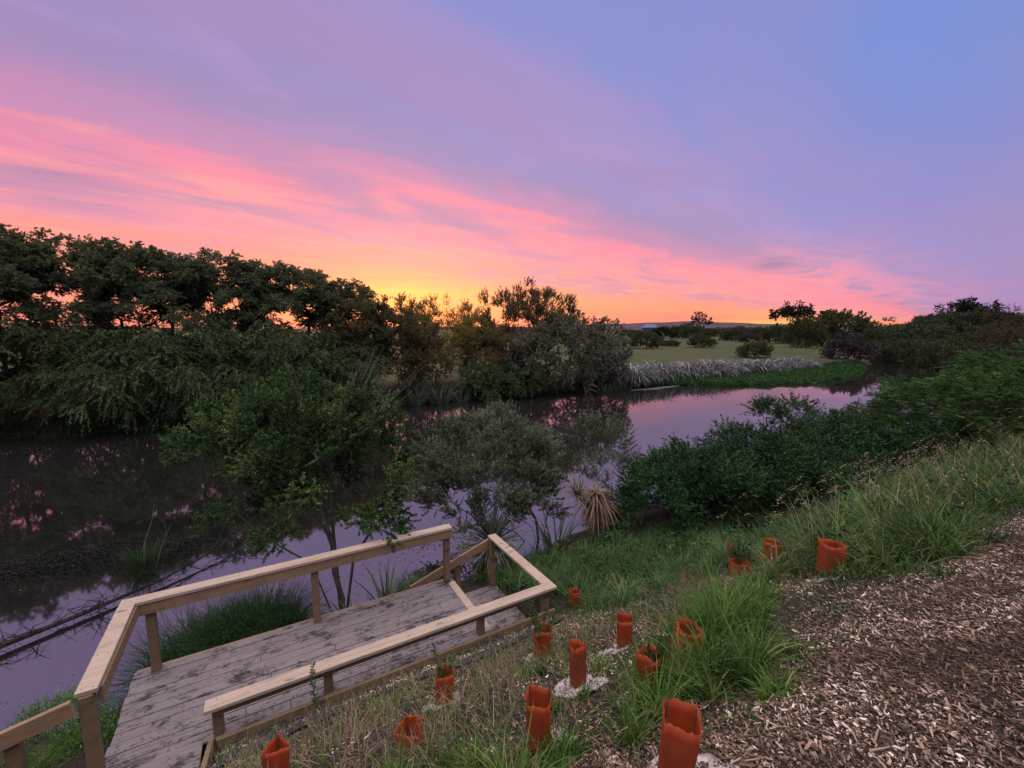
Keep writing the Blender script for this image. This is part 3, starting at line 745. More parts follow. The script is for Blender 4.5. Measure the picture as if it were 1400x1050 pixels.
# dark flax on the far bank
L_FLAX = leaf_mat('flax_blade', (.022,.030,.02), (.07,.085,.055), .1, .4, .4)
def flax(seed, n, L, W, th, bend, rad=.25, segs=6, bl=.2):
    rng = np.random.RandomState(seed); g = Geo(); an = rng.uniform(0,6.28,n); rr = rad*np.sqrt(rng.uniform(0,1,n))
    P = np.stack([rr*np.cos(an), rr*np.sin(an), np.full(n,-.05)],1)
    g.blades(P, an+rng.normal(size=n)*.5, L*rng.uniform(.55,1.1,n), W*rng.uniform(.7,1.2,n), th*rng.uniform(.1,1.,n), bend*rng.uniform(bl,1.3,n), np.clip(rng.normal(.5,.32,n),0,1), segs, .55, rng.normal(size=n)*.5)
    return g
fx = flax(51, 70, 2.1, .10, .5, 1.5, .5).me('flax_clump', L_FLAX)
for i, (a, b, s, lb) in enumerate([(9.0,28.2,.95,'dark flax clump on the far bank, left one under the brown bush'), (10.5,28.0,1.05,'dark flax clump on the far bank, middle one under the brown bush'), (12.0,27.9,.85,'dark flax clump beside the low green bush at the water')]):
    o = link('flax_clump', fx, None, ON(a,b)); o.rotation_euler.z = i*2.; o.scale = (s,s,s); tag(o, lb, 'flax', None)
for i, (a, b, s) in enumerate([(24.3,26.9,.75),(25.6,26.9,.8),(26.7,27.0,.8)]):
    o = link('flax_clump', fx, None, ON(a,b)); o.rotation_euler.z = i*1.3+1; o.scale = (s,s,s); tag(o, 'dark flax clump at the water under the right end of the grey bush', 'flax', 'flax under the grey bush')
def build_undergrowth():
    rng = np.random.RandomState(55); n = 26000; a = rng.uniform(-18, 27.5, n); b = shore_far(a)+rng.uniform(-.15, 1.5, n)
    P = np.stack([CA*a-SA*b, SA*a+CA*b, np.maximum(terrain(a,b),0)-.02], 1)
    g = Geo(); g.blades(P, rng.uniform(0,6.28,n), rng.uniform(.35,1.15,n)*(.8+.5*wob(a,b,2.)), .035, rng.uniform(.05,.7,n), rng.uniform(.4,2.2,n), np.clip(rng.normal(.4,.25,n),0,1), 4)
    tag(g.obj('undergrowth', leaf_mat('undergrowth_blade', (.018,.024,.012), (.06,.075,.035), .2)), 'dark rank undergrowth along the far waterline under the willows', None, None, 'stuff')
build_undergrowth()
# the row of pale drooping reeds
L_REED = leaf_mat('pale_reed', (.030,.036,.026), (.12,.122,.11), .2, .45, .4, third=(.36,.35,.35))
rd = [flax(60+k, 110, 2.9, .12, .5, 2.6, .65, 7, .85).me('reed_clump', L_REED) for k in range(3)]
rng = np.random.RandomState(6); k = 0
for a in np.arange(27.8, 60.5, .85):
    for row in range(2):
        aa = a+rng.uniform(-.3,.3); bb = shore_far(np.array(aa))+.35+row*1.0+rng.uniform(-.2,.2)
        s = np.interp(aa, [27,40,52,60], [1.0,.9,.78,.62])*rng.uniform(.85,1.1)
        if 50.5 < aa < 52.5: continue
        o = link('reed_clump', rd[k % 3], None, ON(aa, float(bb))); o.rotation_euler.z = rng.uniform(0,6.28); o.scale = (s,s,s*rng.uniform(.9,1.1)); k += 1
        tag(o, 'clump of pale drooping reeds in the silvery row along the far bank', 'reeds', 'pale reeds along the far bank')
# green mat of waterweed in front of the reeds
def build_weed():
    rng = np.random.RandomState(8); n = 38000
    a = rng.uniform(31, 71, n*2); f = rng.uniform(0,1,n*2)
    front = np.interp(a, [31,34,38,45,55,62,68,71], [27.6,25.2,22.8,20.9,22.,24.3,26.5,28.0]) + .35*np.sin(a*1.7)+.2*np.sin(a*4.1)
    b = front + (shore_far(a)+.6-front)*f
    z = np.maximum(terrain(a,b), 0)+.02; mound = np.clip((b-front)/.6,0,1)**.6*(.30+.14*wob(a,b,1.3))
    V = np.stack([CA*a-SA*b, SA*a+CA*b, z+mound*rng.uniform(.3,1,n*2)], 1)
    g = Geo(); g.leaves(V, rng.normal(size=(n*2,3))*np.array([[1,1,.5]])+np.array([[0,0,.5]]), rng.uniform(.12,.26,n*2), rng.uniform(.06,.12,n*2), np.clip(rng.normal(.5,.22,n*2)+.25*wob(a,b,1.7),0,1), rng)
    tag(g.obj('waterweed', leaf_mat('waterweed_leaf', (.016,.042,.010), (.040,.098,.024), .2, third=(.06,.13,.034))), 'bright green mat of waterweed in front of the pale reeds', 'waterweed', None, 'stuff')
build_weed()
# ------------------------------------------------------------------ meadow shrubs, far trees
DOMES = []
for k, (lf) in enumerate((L_SHRUB, L_OLIVE, L_PURPLE, L_BLACK)):
    DOMES.append(bush(70+k, 120, (0,0,.42), (1.,1.,.58), lf, B_WILLOW, 14, 20, .10, .05, .05, .026, 3, .6, -.6, .3, .005, .16))
def shrub(kind, u, Y, r, h, label, group=None, name='shrub', cat='shrub'):
    x, y, z = POL(u, Y); t, c = DOMES[kind]
    plant(name, t, c, None, None, (x,y,z-.05), label, cat, group, (u*1.7) % 6.28, (r, r, h/1.05))
shrub(1, 957, 96, 2.9, 2.5, 'neat rounded olive shrub alone in the middle of the far meadow')
shrub(0, 916, 102, 2.2, 1.5, 'low flat green shrub in the far meadow left of the rounded olive one')
shrub(0, 936, 190, 8.6, 5.6, 'wide dark shrub mass behind the far meadow below the lone leaning tree')
shrub(3, 905, 185, 5., 4.6, 'dark shrub at the back of the meadow beside the grey house', None)
shrub(0, 882, 90, 3.2, 3.4, 'pale green shrub at the meadow edge next to the big grey bush')
shrub(0, 1001, 150, 4.3, 3.9, 'dark green shrub at the back of the meadow, left of the purplish one')
shrub(2, 1023, 135, 3.9, 2.9, 'purplish brown shrub in the far meadow')
shrub(0, 1062, 122, 4.2, 5.0, 'tall rounded dark green shrub beneath the black umbrella tree')
shrub(1, 1033, 63, 2.4, 2.2, 'dark olive shrub directly behind the pale reeds')
shrub(1, 1097, 96, 4.1, 6.0, 'yellow-green leafy shrub left of the big pale willow shrub')
shrub(1, 1142, 108, 8.2, 8.0, 'big pale green rounded willow shrub where the river bends')
shrub(2, 1158, 63, 3.0, 3.5, 'purplish grey shrub at the water in front of the big pale willow shrub')
shrub(0, 980, 230, 9., 4.4, 'dark scrub patch on the meadow skyline', 'scrub along the meadow skyline')
for u, Y, r in ((860,200,7),(1040,215,9),(1090,160,6),(1010,260,10),(955,260,9),(1130,190,8)):
    shrub(0, u, Y, r, r*.52, 'dark scrub patch on the meadow skyline', 'scrub along the meadow skyline')
for i, (k, u, Y, r, h) in enumerate([(0,1208,97,4.6,5.2),(3,1180,118,5.5,4.4),(0,1262,76,4.4,4.8),(0,1236,92,4.6,4.6),(0,1318,66,4.0,4.6),(0,1296,84,4.4,5.),(3,1345,72,4.2,5.2),(0,1285,104,6.,6.0),(0,1335,98,6.5,6.0)]):
    shrub(k, u, Y, r, h, 'dark green shrub crowding the right bank where the river narrows', 'shrubs on the right bank at the river bend')
for i, (u, Y, r, h) in enumerate([(1225,66,2.6,3.2),(1250,63,3.,3.6),(1275,58,3.,3.8),(1300,54,3.,3.6),(1330,50,3.,3.4),(1360,44,2.8,3.4),(1390,40,2.8,3.2),(1345,56,3.4,4.2),(1420,46,3.4,4.),(1240,80,4.,4.6),(1375,84,5.5,4.4)]):
    shrub(0, u, Y, r, h, 'dark green shrub crowding the right bank where the river narrows', 'shrubs on the right bank at the river bend')
for i, (u, Y, r, h) in enumerate([(1195,150,10,4.6),(1225,140,9,4.2),(1255,150,10,4.4),(1285,135,10,4.),(1345,130,10,4.),(1385,120,9,3.8),(1410,100,8,4.2)]):
    shrub(3, u, Y, r, h, 'blackish scrub on the rise behind the right bank shrubs', 'dark scrub on the right hand rise')
t, c = bush(80, 70, (0,0,3.4), (3.6,3.2,3.0), leaf_mat('brown_leaf', (.03,.028,.014), (.075,.066,.035), .2), B_WILLOW, 14, 15, .8, .15, .16, .05, 3, .35, -.9)
x, y, z = POL(1385, 47); plant('brown_tree', t, c, None, None, (x,y,z), 'brownish dark tree at the right edge above the feathery bushes', 'tree', None, 1.)
x, y, z = POL(1425, 40); plant('brown_tree', t, c, None, None, (x,y,z), 'brownish dark tree cut by the right edge of the picture', 'tree', None, 3., .85)
def far_tree(seed, h, r, leaf, cz=.7, n=60, lean=0., flat=.33):
    rng = np.random.RandomState(seed); c = (lean,0,h*cz); C = dome(int(n*1.7), c, (r,r,h*flat), rng, .3, -.6, .45)
    T = limbs([[(0,0,-.4),(lean*.2,0,h*.25),(lean*.6,.1,h*.5)]], C, .03, rng, .42, .1, .15, 5, 1.2)
    g = Geo(); twig_leaves(g, C, .15*r, 13, 18, .15*r, .1, .055*r, .03*r, rng, outward(C,c), .7, .25); return T, g
T, g = far_tree(90, 15.0, 8.2, L_BLACK, .76, 55, 0, .27); x, y, z = POL(1077, 205); plant('umbrella_tree', T, g, B_WILLOW, L_BLACK, (x,y,z), 'black umbrella-shaped tree alone on the skyline', 'tree')
T, g = far_tree(91, 12.6, 5.4, L_BLACK, .62, 34, 2.2, .36); x, y, z = POL(949, 235); plant('leaning_tree', T, g, B_WILLOW, L_BLACK, (x,y,z), 'small dark leaning tree on the skyline right of the grey house', 'tree')
T, g = far_tree(92, 10.6, 6.8, L_BLACK, .56, 75, 0, .42); x, y, z = POL(1318, 138); plant('skyline_tree', T, g, B_WILLOW, L_BLACK, (x,y,z), 'large dark spreading tree on the right skyline', 'tree')
T, g = far_tree(93, 7.6, 5.4, L_BLACK, .66, 45, 1., .3); x, y, z = POL(1263, 150); plant('skyline_tree', T, g, B_WILLOW, L_BLACK, (x,y,z), 'lower flat-topped dark tree left of the large skyline tree', 'tree')
T, g = far_tree(94, 9.5, 2.2, L_BLACK, .86, 16, 0, .12); x, y, z = POL(1209, 190); plant('skyline_tree', T, g, B_WILLOW, L_BLACK, (x,y,z), 'tiny flat-crowned tree on the skyline above the river bend', 'tree')
def bare(seed, h, r):
    rng = np.random.RandomState(seed); C = dome(46, (0,0,h*.66), (r,r,h*.34), rng, .5, -.4)
    return limbs([[(0,0,-.3),(.1,0,h*.2),(0,.1,h*.4)]], C, .022, rng, .4, .12, .2, 4, .8)
x, y, z = POL(1190, 185); plant('bare_tree', bare(95, 9.6, 3.), None, B_PALE, None, (x,y,z), 'tiny bare tree on the skyline left of the flat-crowned one', 'tree')
x, y, z = POL(1386, 92); plant('bare_tree', bare(96, 7.2, 3.6), None, B_PALE, None, (x,y,z), 'bare grey twiggy tree on the skyline at the right edge', 'tree')
# grey house far across the meadow
def build_house():
    x, y, z = POL(887, 400); o = tag(empty('farm_house', (x,y,z), R(-8)), 'pale grey house with a hipped roof far across the meadow', 'house')
    g = Geo(); g.box((-7,-4,0),(7,4,5.0), .02); g.obj('wall', plain_mat('house_wall', (.10,.11,.16), .8), o)
    g = Geo(); V = [(-7.8,-4.8,5.0),(7.8,-4.8,5.0),(7.8,4.8,5.0),(-7.8,4.8,5.0),(-3.2,0,8.2),(3.2,0,8.2)]
    g.add(V, [(0,1,5,4),(2,3,4,5),(3,2,1,0)], [(1,2,5),(3,0,4)]); rf = g.obj('roof', plain_mat('house_roof', (.11,.125,.19), .8, .1), o)
    for k in range(4):
        g = Geo(); g.box((-5.9+3.3*k,-4.06,1.6),(-4.2+3.3*k,-4.01,3.6), .01); g.obj('window', plain_mat('house_window', (.04,.04,.06), .15), o)
build_house()
# ================================================================== near bank plants
_cp, _sp = math.cos(R(7.125)), math.sin(R(7.125))
def proj(P):
    """photo column and row of points, used only to leave out what stands far outside the view"""
    x, y, z = P[:,0], P[:,1], P[:,2]-CAMZ
    f = y*_cp - z*_sp; dn = -(z*_cp + y*_sp); f = np.where(f > .15, f, np.nan)
    return 700+600*x/f, 525+600*dn/f
def in_view(P, m=170):
    u, v = proj(P)
    return (u > -m) & (u < 1400+m) & (v < 1050+m*1.3)
def XYZ(a, b, dz=0.): 
    return np.stack([CA*a-SA*b, SA*a+CA*b, terrain(a,b)+dz], 1)
def frond_leaves(g, C, O, nfr, L, ll, lw, rng, pairs=11, droop=.45, up=.5, tc=None):
    """feathery compound leaves: a stalk with two rows of leaflets"""
    ci = np.repeat(np.arange(len(C)), nfr); m = len(ci); tc = rng.uniform(.1,.8,len(C)) if tc is None else tc
    st = C[ci]+rng.normal(size=(m,3))*.10; d = O[ci]*.8+rng.normal(size=(m,3))*.5+[0,0,up]; d[:,2] = np.maximum(d[:,2], -.2); d /= np.linalg.norm(d,axis=1,keepdims=True)
    fl = L*rng.uniform(.6,1.2,m); sd = np.cross(d, [[0,0,1.]]); sd /= np.linalg.norm(sd,axis=1,keepdims=True)+1e-9
    tf = np.clip(tc[ci]+rng.normal(size=m)*.18, 0, 1)
    for s in np.linspace(.18, 1., pairs):
        P = st+d*(fl*s)[:,None]; P[:,2] -= droop*fl*s*s; T = d.copy(); T[:,2] -= 2*droop*s
        sz = (1-abs(s-.45)*1.1)*rng.uniform(.85,1.1,m)
        for q in (-1,1):
            D = sd*q+T*.55+rng.normal(size=(m,3))*.12; D[:,2] -= .15
            g.leaves(P, D, ll*sz, lw*sz, np.clip(tf+.1*s,0,1), rng, .05)
# ---- evergreen tree leaning over the water behind the deck
def build_evergreen():
    rng = np.random.RandomState(101); C = []
    for (c, r, n) in (((-.95,.3,3.0),(1.4,1.3,.95),84), ((.25,.25,2.75),(1.15,1.1,1.0),66), ((-1.9,.4,3.25),(.95,.8,.6),36), ((.75,-.1,1.75),(.55,.7,.42),14), ((-.85,-.2,1.9),(.9,.7,.45),18), ((-.35,.4,3.65),(.95,.8,.42),28)):
        C.append(dome(n, c, r, rng, .5, -.8, .4))
    C = np.concatenate(C); C = C[np.sin(C[:,2]*6.5+C[:,0]*1.8+1.3*np.sin(C[:,1]*3))+.9*rng.normal(size=len(C))*.5 > -.55]; O = outward(C, (-.4,.2,1.8), (2,1.6,1.6)); O[:,2] *= .6
    tr = [[(0,0,-.5),(.02,.0,.25),(-.10,.02,.75),(-.12,.05,1.25),(-.35,.1,1.9),(-.55,.2,2.6)], [(-.08,.02,.6),(-.45,-.1,1.0),(-1.0,-.2,1.42),(-1.4,-.2,1.75)], [(-.1,.02,.7),(.25,.0,1.05),(.55,.0,1.5),(.7,.05,2.0)], [(-.11,.03,1.0),(-.2,.25,1.7),(-.3,.4,2.4)]]
    T = limbs(tr, C, .0078, rng, .47, .12, .15, 7, .3, .16)
    g = Geo(); twig_leaves(g, C, .25, 22, 30, .23, .05, .045, .024, rng, O, .75, .25, .7, .15)
    o = plant('evergreen_tree', T, g, B_GREY, L_EVER, AB(1.0,7.75,.0), 'small dense evergreen tree leaning over the water behind the deck rail', 'tree')
    D = dome(13, (.2,.3,3.75), (1.75,1.0,.95), rng, .85, .1)
    dt = Geo()
    for q in D:
        b0 = np.array([-.2,.2,2.7])
        for j in range(3):
            e = q+rng.normal(size=3)*.14; dt.tube(np.array([b0, (b0+e)/2+rng.normal(size=3)*.04, e]), [.006,.0045,.0022], 4, rng.rand())
    dt.obj('dead_twigs', B_PALE, o)
build_evergreen()
# ---- rounded wispy shrubs standing at the water
def wispy(seed, n, c, r, base_stems, ntw, nlf, ll, lw, label, loc, mat, leafless=0.):
    rng = np.random.RandomState(seed); C = dome(n, c, r, rng, .70, -.5, .3); O = outward(C, (c[0],c[1],c[2]-r[2]*.8), r)
    inner = dome(n//3, (c[0],c[1],c[2]-.25), (r[0]*.7,r[1]*.7,r[2]*.6), rng, .4, -.5)
    T = limbs(base_stems, np.concatenate([C, inner]), .0042, rng, .47, .10, .12, 5, .28, .09)
    g = Geo(); sub = Geo()
    twig_leaves(g, C, .2, ntw, nlf, .27, -.05, ll, lw, rng, O, .95, .35, .5, .2, None, sub, .0032, leafless)
    twig_leaves(g, inner, .2, max(3, ntw//3), nlf//2, .3, 0., ll, lw, rng, None, .8, .3, .6, .2, None, sub, .003, leafless)
    o = plant('wispy_shrub', T, g, B_GREY, mat, loc, label, 'shrub'); sub.obj('twigs', B_GREY, o)
wispy(111, 215, (-1.0,.15,1.5), (1.8,1.35,1.38), [[(0,0,-.5),(-.2,0,.25),(-.7,.05,.75),(-1.3,.1,1.1)], [(.05,.05,-.5),(-.1,.1,.4),(-.45,.2,1.0)], [(-.05,.05,-.5),(-.6,-.1,.2),(-1.5,-.15,.55),(-2.1,-.1,.95)], [(.1,0,-.5),(.15,.05,.5),(.1,.1,1.1)]],
      20, 30, .050, .020, 'rounded wispy grey-green shrub with bare dark stems at the water beyond the deck', AB(5.55,8.25,.05), L_WISP)
wispy(112, 60, (.1,.1,1.75), (.85,.8,1.15), [[(0,0,-.4),(.05,.0,.5),(.2,.05,1.0)], [(-.05,0,-.4),(-.25,0,.4),(-.5,.05,.9)], [(.05,0,-.4),(.4,.0,.5),(.75,.1,1.2)]],
      14, 20, .050, .020, 'sparse half bare wispy shrub between the rounded one and the dark bushes', AB(7.1,8.3,.05), L_WISP, .3)
# ---- dark broad-leaved bushes
def broad(seed, n, c, r):
    rng = np.random.RandomState(seed); C = dome(n, c, r, rng, .5, -.75, .9); O = outward(C, (c[0],c[1],c[2]-r[2]*.6), r)
    sh = dome(16, (c[0],c[1],c[2]+.15), (r[0]*1.08,r[1]*1.08,r[2]*1.25), rng, .95, .15, .6); C = np.concatenate([C, sh, sh*.92+np.array(c)*.08]); O = np.concatenate([O, outward(sh,c), outward(sh,c)])
    T = limbs([[(0,0,-.3),(.1,0,.3),(.3,.1,.8)],[(-.1,0,-.3),(-.4,0,.4),(-.7,0,.9)],[(0,.1,-.3),(.5,.1,.3),(.9,.1,.7)]], C, .006, rng, .46, .12, .2, 6, .3, .07)
    g = Geo(); twig_leaves(g, C, .27, 17, 22, .46, .08, .066, .034, rng, O, .8, .35, .6, .2)
    return T.me('trunk', B_GREY, True), g.me('crown', L_DARK)
BR = [broad(121, 120, (0,0,1.15), (1.6,1.35,1.15)), broad(122, 125, (0,0,1.2), (1.75,1.4,1.2))]
for i, (k, a, b, s, sz, rz, lb) in enumerate([
    (0, 8.2, 6.75, .80, .66, .3, 'dark leafy bush nearest the sparse wispy shrub, leftmost of the dark bushes'),
    (1, 9.9, 6.5, .92, .68, 1.7, 'dark leafy bush with bare branches showing water through its foot'),
    (0, 11.9, 6.6, 1.0, .74, 2.9, 'dark leafy bush rising against the pink water, right of centre'),
    (1, 14.2, 6.7, 1.12, .78, 4.0, 'dark leafy bush next to the feathery bush at the pink water'),
    (0, 11.3, 4.9, .85, .6, 5.1, 'low dark bush in the shade behind the long grass'),
    (1, 14.6, 4.9, .95, .7, .9, 'dark bush below the feathery bush, behind the seeding grass')]):
    t, c = BR[k]; plant('dark_bush', t, c, None, None, ON(a,b,-.05), lb, 'bush', None, rz, (s,s,sz))
# ---- feathery bushes on the right
def feathery(seed, n, c, r):
    rng = np.random.RandomState(seed); C = dome(n, c, r, rng, .62, -.55, .45); O = outward(C, (c[0],c[1],c[2]-r[2]*.6), r)
    T = limbs([[(0,0,-.3),(.1,0,.7),(.2,.1,1.4)],[(0,.1,-.3),(-.5,0,.8),(-1.1,0,1.5)],[(.1,0,-.3),(.7,0,.7),(1.2,.2,1.3)]], C, .007, rng, .46, .1, .2, 6, .4, .1)
    g = Geo(); frond_leaves(g, C, O, 14, .50, .12, .034, rng, 10)
    return T.me('trunk', B_GREY, True), g.me('crown', L_FERN)
FB = [feathery(131, 165, (0,0,1.75), (2.7,2.3,1.75)), feathery(132, 150, (0,0,1.7), (2.4,2.2,1.7))]
for k, a, b, s, sz, rz, lb in [(0, 16.9, 4.7, .92, .74, .2, 'bright feathery-leaved bush standing out over the pink water'),
                           (1, 18.4, 2.6, 1.0, .68, 2.2, 'feathery-leaved bush at the right edge above the long grass'),
                           (1, 21.0, 5.0, 1.05, .70, 4.1, 'feathery bush behind, towards the river bend'),
                           (0, 24.0, 1.6, 1.1, .6, 5.0, 'feathery bush at the far right, partly outside the frame'),
                           (1, 15.2, 3.5, .78, .66, 3.3, 'low feathery bush nearest the long grass, in front of the others')]:
    t, c = FB[k]; plant('feathery_bush', t, c, None, None, ON(a,b,-.05), lb, 'bush', None, rz, (s,s,sz))
# ---- flax and cabbage trees round the deck
L_CAB = leaf_mat('cabbage_blade', (.040,.070,.040), (.17,.215,.145), .15, .45, .4)
L_DEAD = leaf_mat('dead_blade', (.075,.042,.028), (.23,.145,.10), .15, .7, .2)
L_STRAP = leaf_mat('strap_blade', (.032,.058,.028), (.12,.16,.08), .12, .35, .5, third=(.30,.28,.15))
def head(g, c, n, L, W, th_lo, th_hi, bend, rng, segs=5):
    an = rng.uniform(0,6.28,n); P = np.repeat([c], n, 0)+rng.normal(size=(n,3))*.03
    g.blades(P, an, L*rng.uniform(.75,1.1,n), W*rng.uniform(.8,1.2,n), rng.uniform(th_lo,th_hi,n), bend*rng.uniform(.4,1.4,n), np.clip(rng.normal(.5,.25,n),0,1), segs, .6)
def build_cabbage():
    rng = np.random.RandomState(140)
    o = tag(empty('cabbage_tree', ON(3.95,7.7)), 'spiky green cabbage tree behind the handrail corner', 'cabbage tree')
    g = Geo(); g.tube([(0,0,-.3),(.02,0,.3),(0,.02,.64)], [.085,.07,.06], 8); g.obj('trunk', B_GREY, o, True)
    g = Geo(); head(g, (0,.02,.62), 230, .92, .046, .05, 1.8, .5, rng); g.obj('leaves', L_CAB, o)
    g = Geo(); head(g, (0,.02,.55), 60, .7, .036, 1.6, 2.3, .8, rng); g.obj('dead_leaves', L_DEAD, o)
    o = tag(empty('cabbage_tree', ON(6.35,7.25)), 'dead cabbage tree with a drooping skirt of brown leaves', 'cabbage tree')
    g = Geo(); g.tube([(0,0,-.3),(.03,0,.35),(.0,.02,.8),(-.04,0,1.12)], [.10,.085,.08,.06], 8); g.tube([(0,.02,.75),(-.25,0,.95),(-.42,0,1.1)], [.06,.055,.05], 7)
    g.obj('trunk', bark_mat('cabbage_bark', (.035,.022,.016), (.11,.07,.05)), o, True)
    g = Geo(); head(g, (-.02,0,1.16), 60, .62, .030, .9, 1.7, 1.8, rng); head(g, (.02,0,1.10), 150, .85, .034, 1.7, 2.5, .75, rng); head(g, (.02,0,.92), 120, .72, .034, 2.2, 2.9, .35, rng); g.obj('dead_leaves', L_DEAD, o)
    g = Geo(); head(g, (-.42,0,1.12), 95, .55, .028, .1, 1.9, .5, rng); g.obj('leaves', leaf_mat('faded_blade', (.09,.075,.05), (.24,.20,.14), .15, .6), o)
build_cabbage()
def strap(seed, n, L, W, th, bend, rad, loc, label, mat=L_STRAP, name='flax_clump'):
    o = flax(seed, n, L, W, th, bend, rad, 6).obj(name, mat); o.location = loc; tag(o, label, 'flax'); return o
strap(151, 46, 1.25, .055, .55, 1.0, .16, ON(5.3,7.25), 'upright flax clump between the two cabbage trees')
strap(152, 34, 1.05, .06, .7, 1.4, .14, ON(1.75,7.45), 'broad-bladed flax arching behind the front rail under the evergreen tree')
strap(153, 22, .9, .055, .6, 1.2, .12, ON(1.05,7.1), 'small flax at the foot of the evergreen trunk')
# ---- green tussock behind the front rail and plants at the lower left
L_GRASS = leaf_mat('grass_blade', (.014,.038,.008), (.090,.165,.030), .3, third=(.25,.27,.09))
L_GRASSB = leaf_mat('cool_grass_blade', (.012,.034,.011), (.088,.148,.050), .28, third=(.25,.25,.10))
L_STRAW = leaf_mat('dry_blade', (.085,.055,.035), (.26,.18,.12), .2, .8, .15, third=(.40,.31,.22))
L_SEDGE = leaf_mat('sedge_blade', (.008,.022,.007), (.030,.062,.018), .2, third=(.06,.11,.03))
def build_sedge():
    rng = np.random.RandomState(160)
    for i, (a, b, n, s, lb) in enumerate([(-1.0,7.3,2600,1.1,'thick green sedge clump behind the front rail by the first post'), (-.25,7.35,2600,1.1,'thick green sedge clump behind the middle of the front rail'), (-.6,7.95,2000,.9,'low sedge at the water behind the other two sedge clumps'),(2.3,7.55,700,.5,'sedge clump beside the right end of the front rail'), (-2.55,7.3,800,.34,'low green plants at the waterline outside the left rail'), (-3.6,8.4,800,.42,'dark green plants at the left edge at the water'), (-1.9,6.4,700,.3,'low green plants in the corner under the left rail'), (-2.5,5.6,700,.32,'low weeds below the falling left rail')]):
        an = rng.uniform(0,6.28,n); rr = (.5 if s > .65 else .42)*np.sqrt(rng.uniform(0,1,n)); P = np.stack([rr*np.cos(an), rr*np.sin(an), np.full(n,-.03)],1)
        g = Geo(); g.blades(P, an+rng.normal(size=n)*.7, s*rng.uniform(.5,1.25,n), .011, rng.uniform(.05,.6,n), rng.uniform(.5,2.1,n), np.clip(rng.normal(.35,.2,n),0,1), 4)
        g.leaves(P*1.05+np.stack([0*an,0*an,s*rng.uniform(.2,.8,n)],1), rng.normal(size=(n,3)), .05, .014, np.clip(rng.normal(.45,.2,n),0,1), rng)
        tag(g.obj('sedge_clump', L_SEDGE if i < 3 else L_GRASS, None, False, ON(a,b)), lb, 'sedge')
build_sedge()
# ---- fallen branch and brush lying in the shallow water
B_DROWN = bark_mat('drowned_bark', (.010,.009,.008), (.035,.031,.028))
def build_brush():
    rng = np.random.RandomState(170)
    o = tag(empty('fallen_branch', AB(-3.7,9.5,0.05)), 'long dead branch lying in the shallows at the left edge', 'branch')
    def loc(a,b,z): x,y,_ = AB(a,b); bx,by,_ = AB(-3.7,9.5); return (x-bx, y-by, z-.05)
    g = Geo(); main = [loc(-4.9,9.0,.1), loc(-3.9,9.35,.10), loc(-2.9,9.9,.08), loc(-1.9,10.5,.10), loc(-1.1,11.2,.16), loc(-.5,11.9,.22)]
    g.tube(main, [.05,.045,.036,.026,.016,.008], 7); g.obj('limb', B_DROWN, o, True)
    t = Geo(); M = np.array(main)
    for k in range(60):
        s = rng.uniform(.8,4.8); i = int(s); p = M[i]*(1-s+i)+M[min(i+1,5)]*(s-i); d = rng.normal(size=3)*[.6,.6,.25]; d[2] = abs(d[2])*.8+.02
        e = p+d*rng.uniform(.3,.8); t.tube(np.array([p, (p+e)/2+rng.normal(size=3)*.06, e]), [.011,.008,.003], 4, rng.rand())
        for j in range(2):
            q = (p+e)/2; f = q+rng.normal(size=3)*[.25,.25,.12]; t.tube(np.array([q,(q+f)/2,f]), [.005,.004,.002], 3, rng.rand())
    t.obj('twigs', B_DROWN, o)
    # brush heap, low and dark
    o = tag(empty('brush_heap', AB(-3.4,12.4,0)), 'dark low heap of drowned brush in the water at the left', 'brush')
    t = Geo()
    for k in range(230):
        u = rng.uniform(-1,1); p = np.array([u*2.6, rng.normal()*.45*(1-.5*abs(u)), rng.uniform(.0,.16)*(1-abs(u)**2)]); d = rng.normal(size=3)*[1.1,.6,.16]; e = p+d*.42
        t.tube(np.array([p,(p+e)/2+rng.normal(size=3)*.05,e]), [.010,.008,.003], 4, rng.rand())
    t.obj('sticks', B_DROWN, o)
    g = Geo(); n = 14000; u = rng.uniform(-1,1,n); P = np.stack([u*2.5, rng.normal(size=n)*.45*(1-.5*abs(u)), rng.uniform(0,.14,n)*(1-u*u)],1)
    g.leaves(P, rng.normal(size=(n,3))*[1,1,.4], .10, .022, rng.uniform(0,.5,n), rng); g.obj('foliage', leaf_mat('drowned_leaf', (.010,.011,.008), (.026,.028,.020), .1), o)
    o.rotation_euler.z = R(18); o.scale = (.82,.8,.8)
    o = tag(empty('green_shoots', AB(-2.35,11.35,0.05)), 'bright green shoots with two tall bare stems growing from the brush', 'plant')
    g = Geo(); n = 420; an = rng.uniform(0,6.28,n); rr = .36*np.sqrt(rng.uniform(0,1,n)); P = np.stack([rr*np.cos(an),rr*np.sin(an),0*an],1)
    g.blades(P, an, .5*rng.uniform(.4,1.2,n), .012, rng.uniform(.05,.5,n), rng.uniform(.2,1.2,n), np.clip(rng.normal(.4,.2,n),0,1), 4); g.obj('leaves', L_SEDGE, o)
    g = Geo(); g.tube([(0,0,0),(.05,0,.5),(.22,.05,1.0),(.30,.05,1.35)], [.012,.010,.007,.003], 5); g.tube([(.25,0,0),(.42,0,.5),(.62,.05,.95)], [.010,.008,.003], 5); g.tube([(.5,.02,.68),(.52,.02,.85),(.5,.02,1.0)], [.006,.004,.002], 4); g.obj('stems', B_PALE, o)
build_brush()

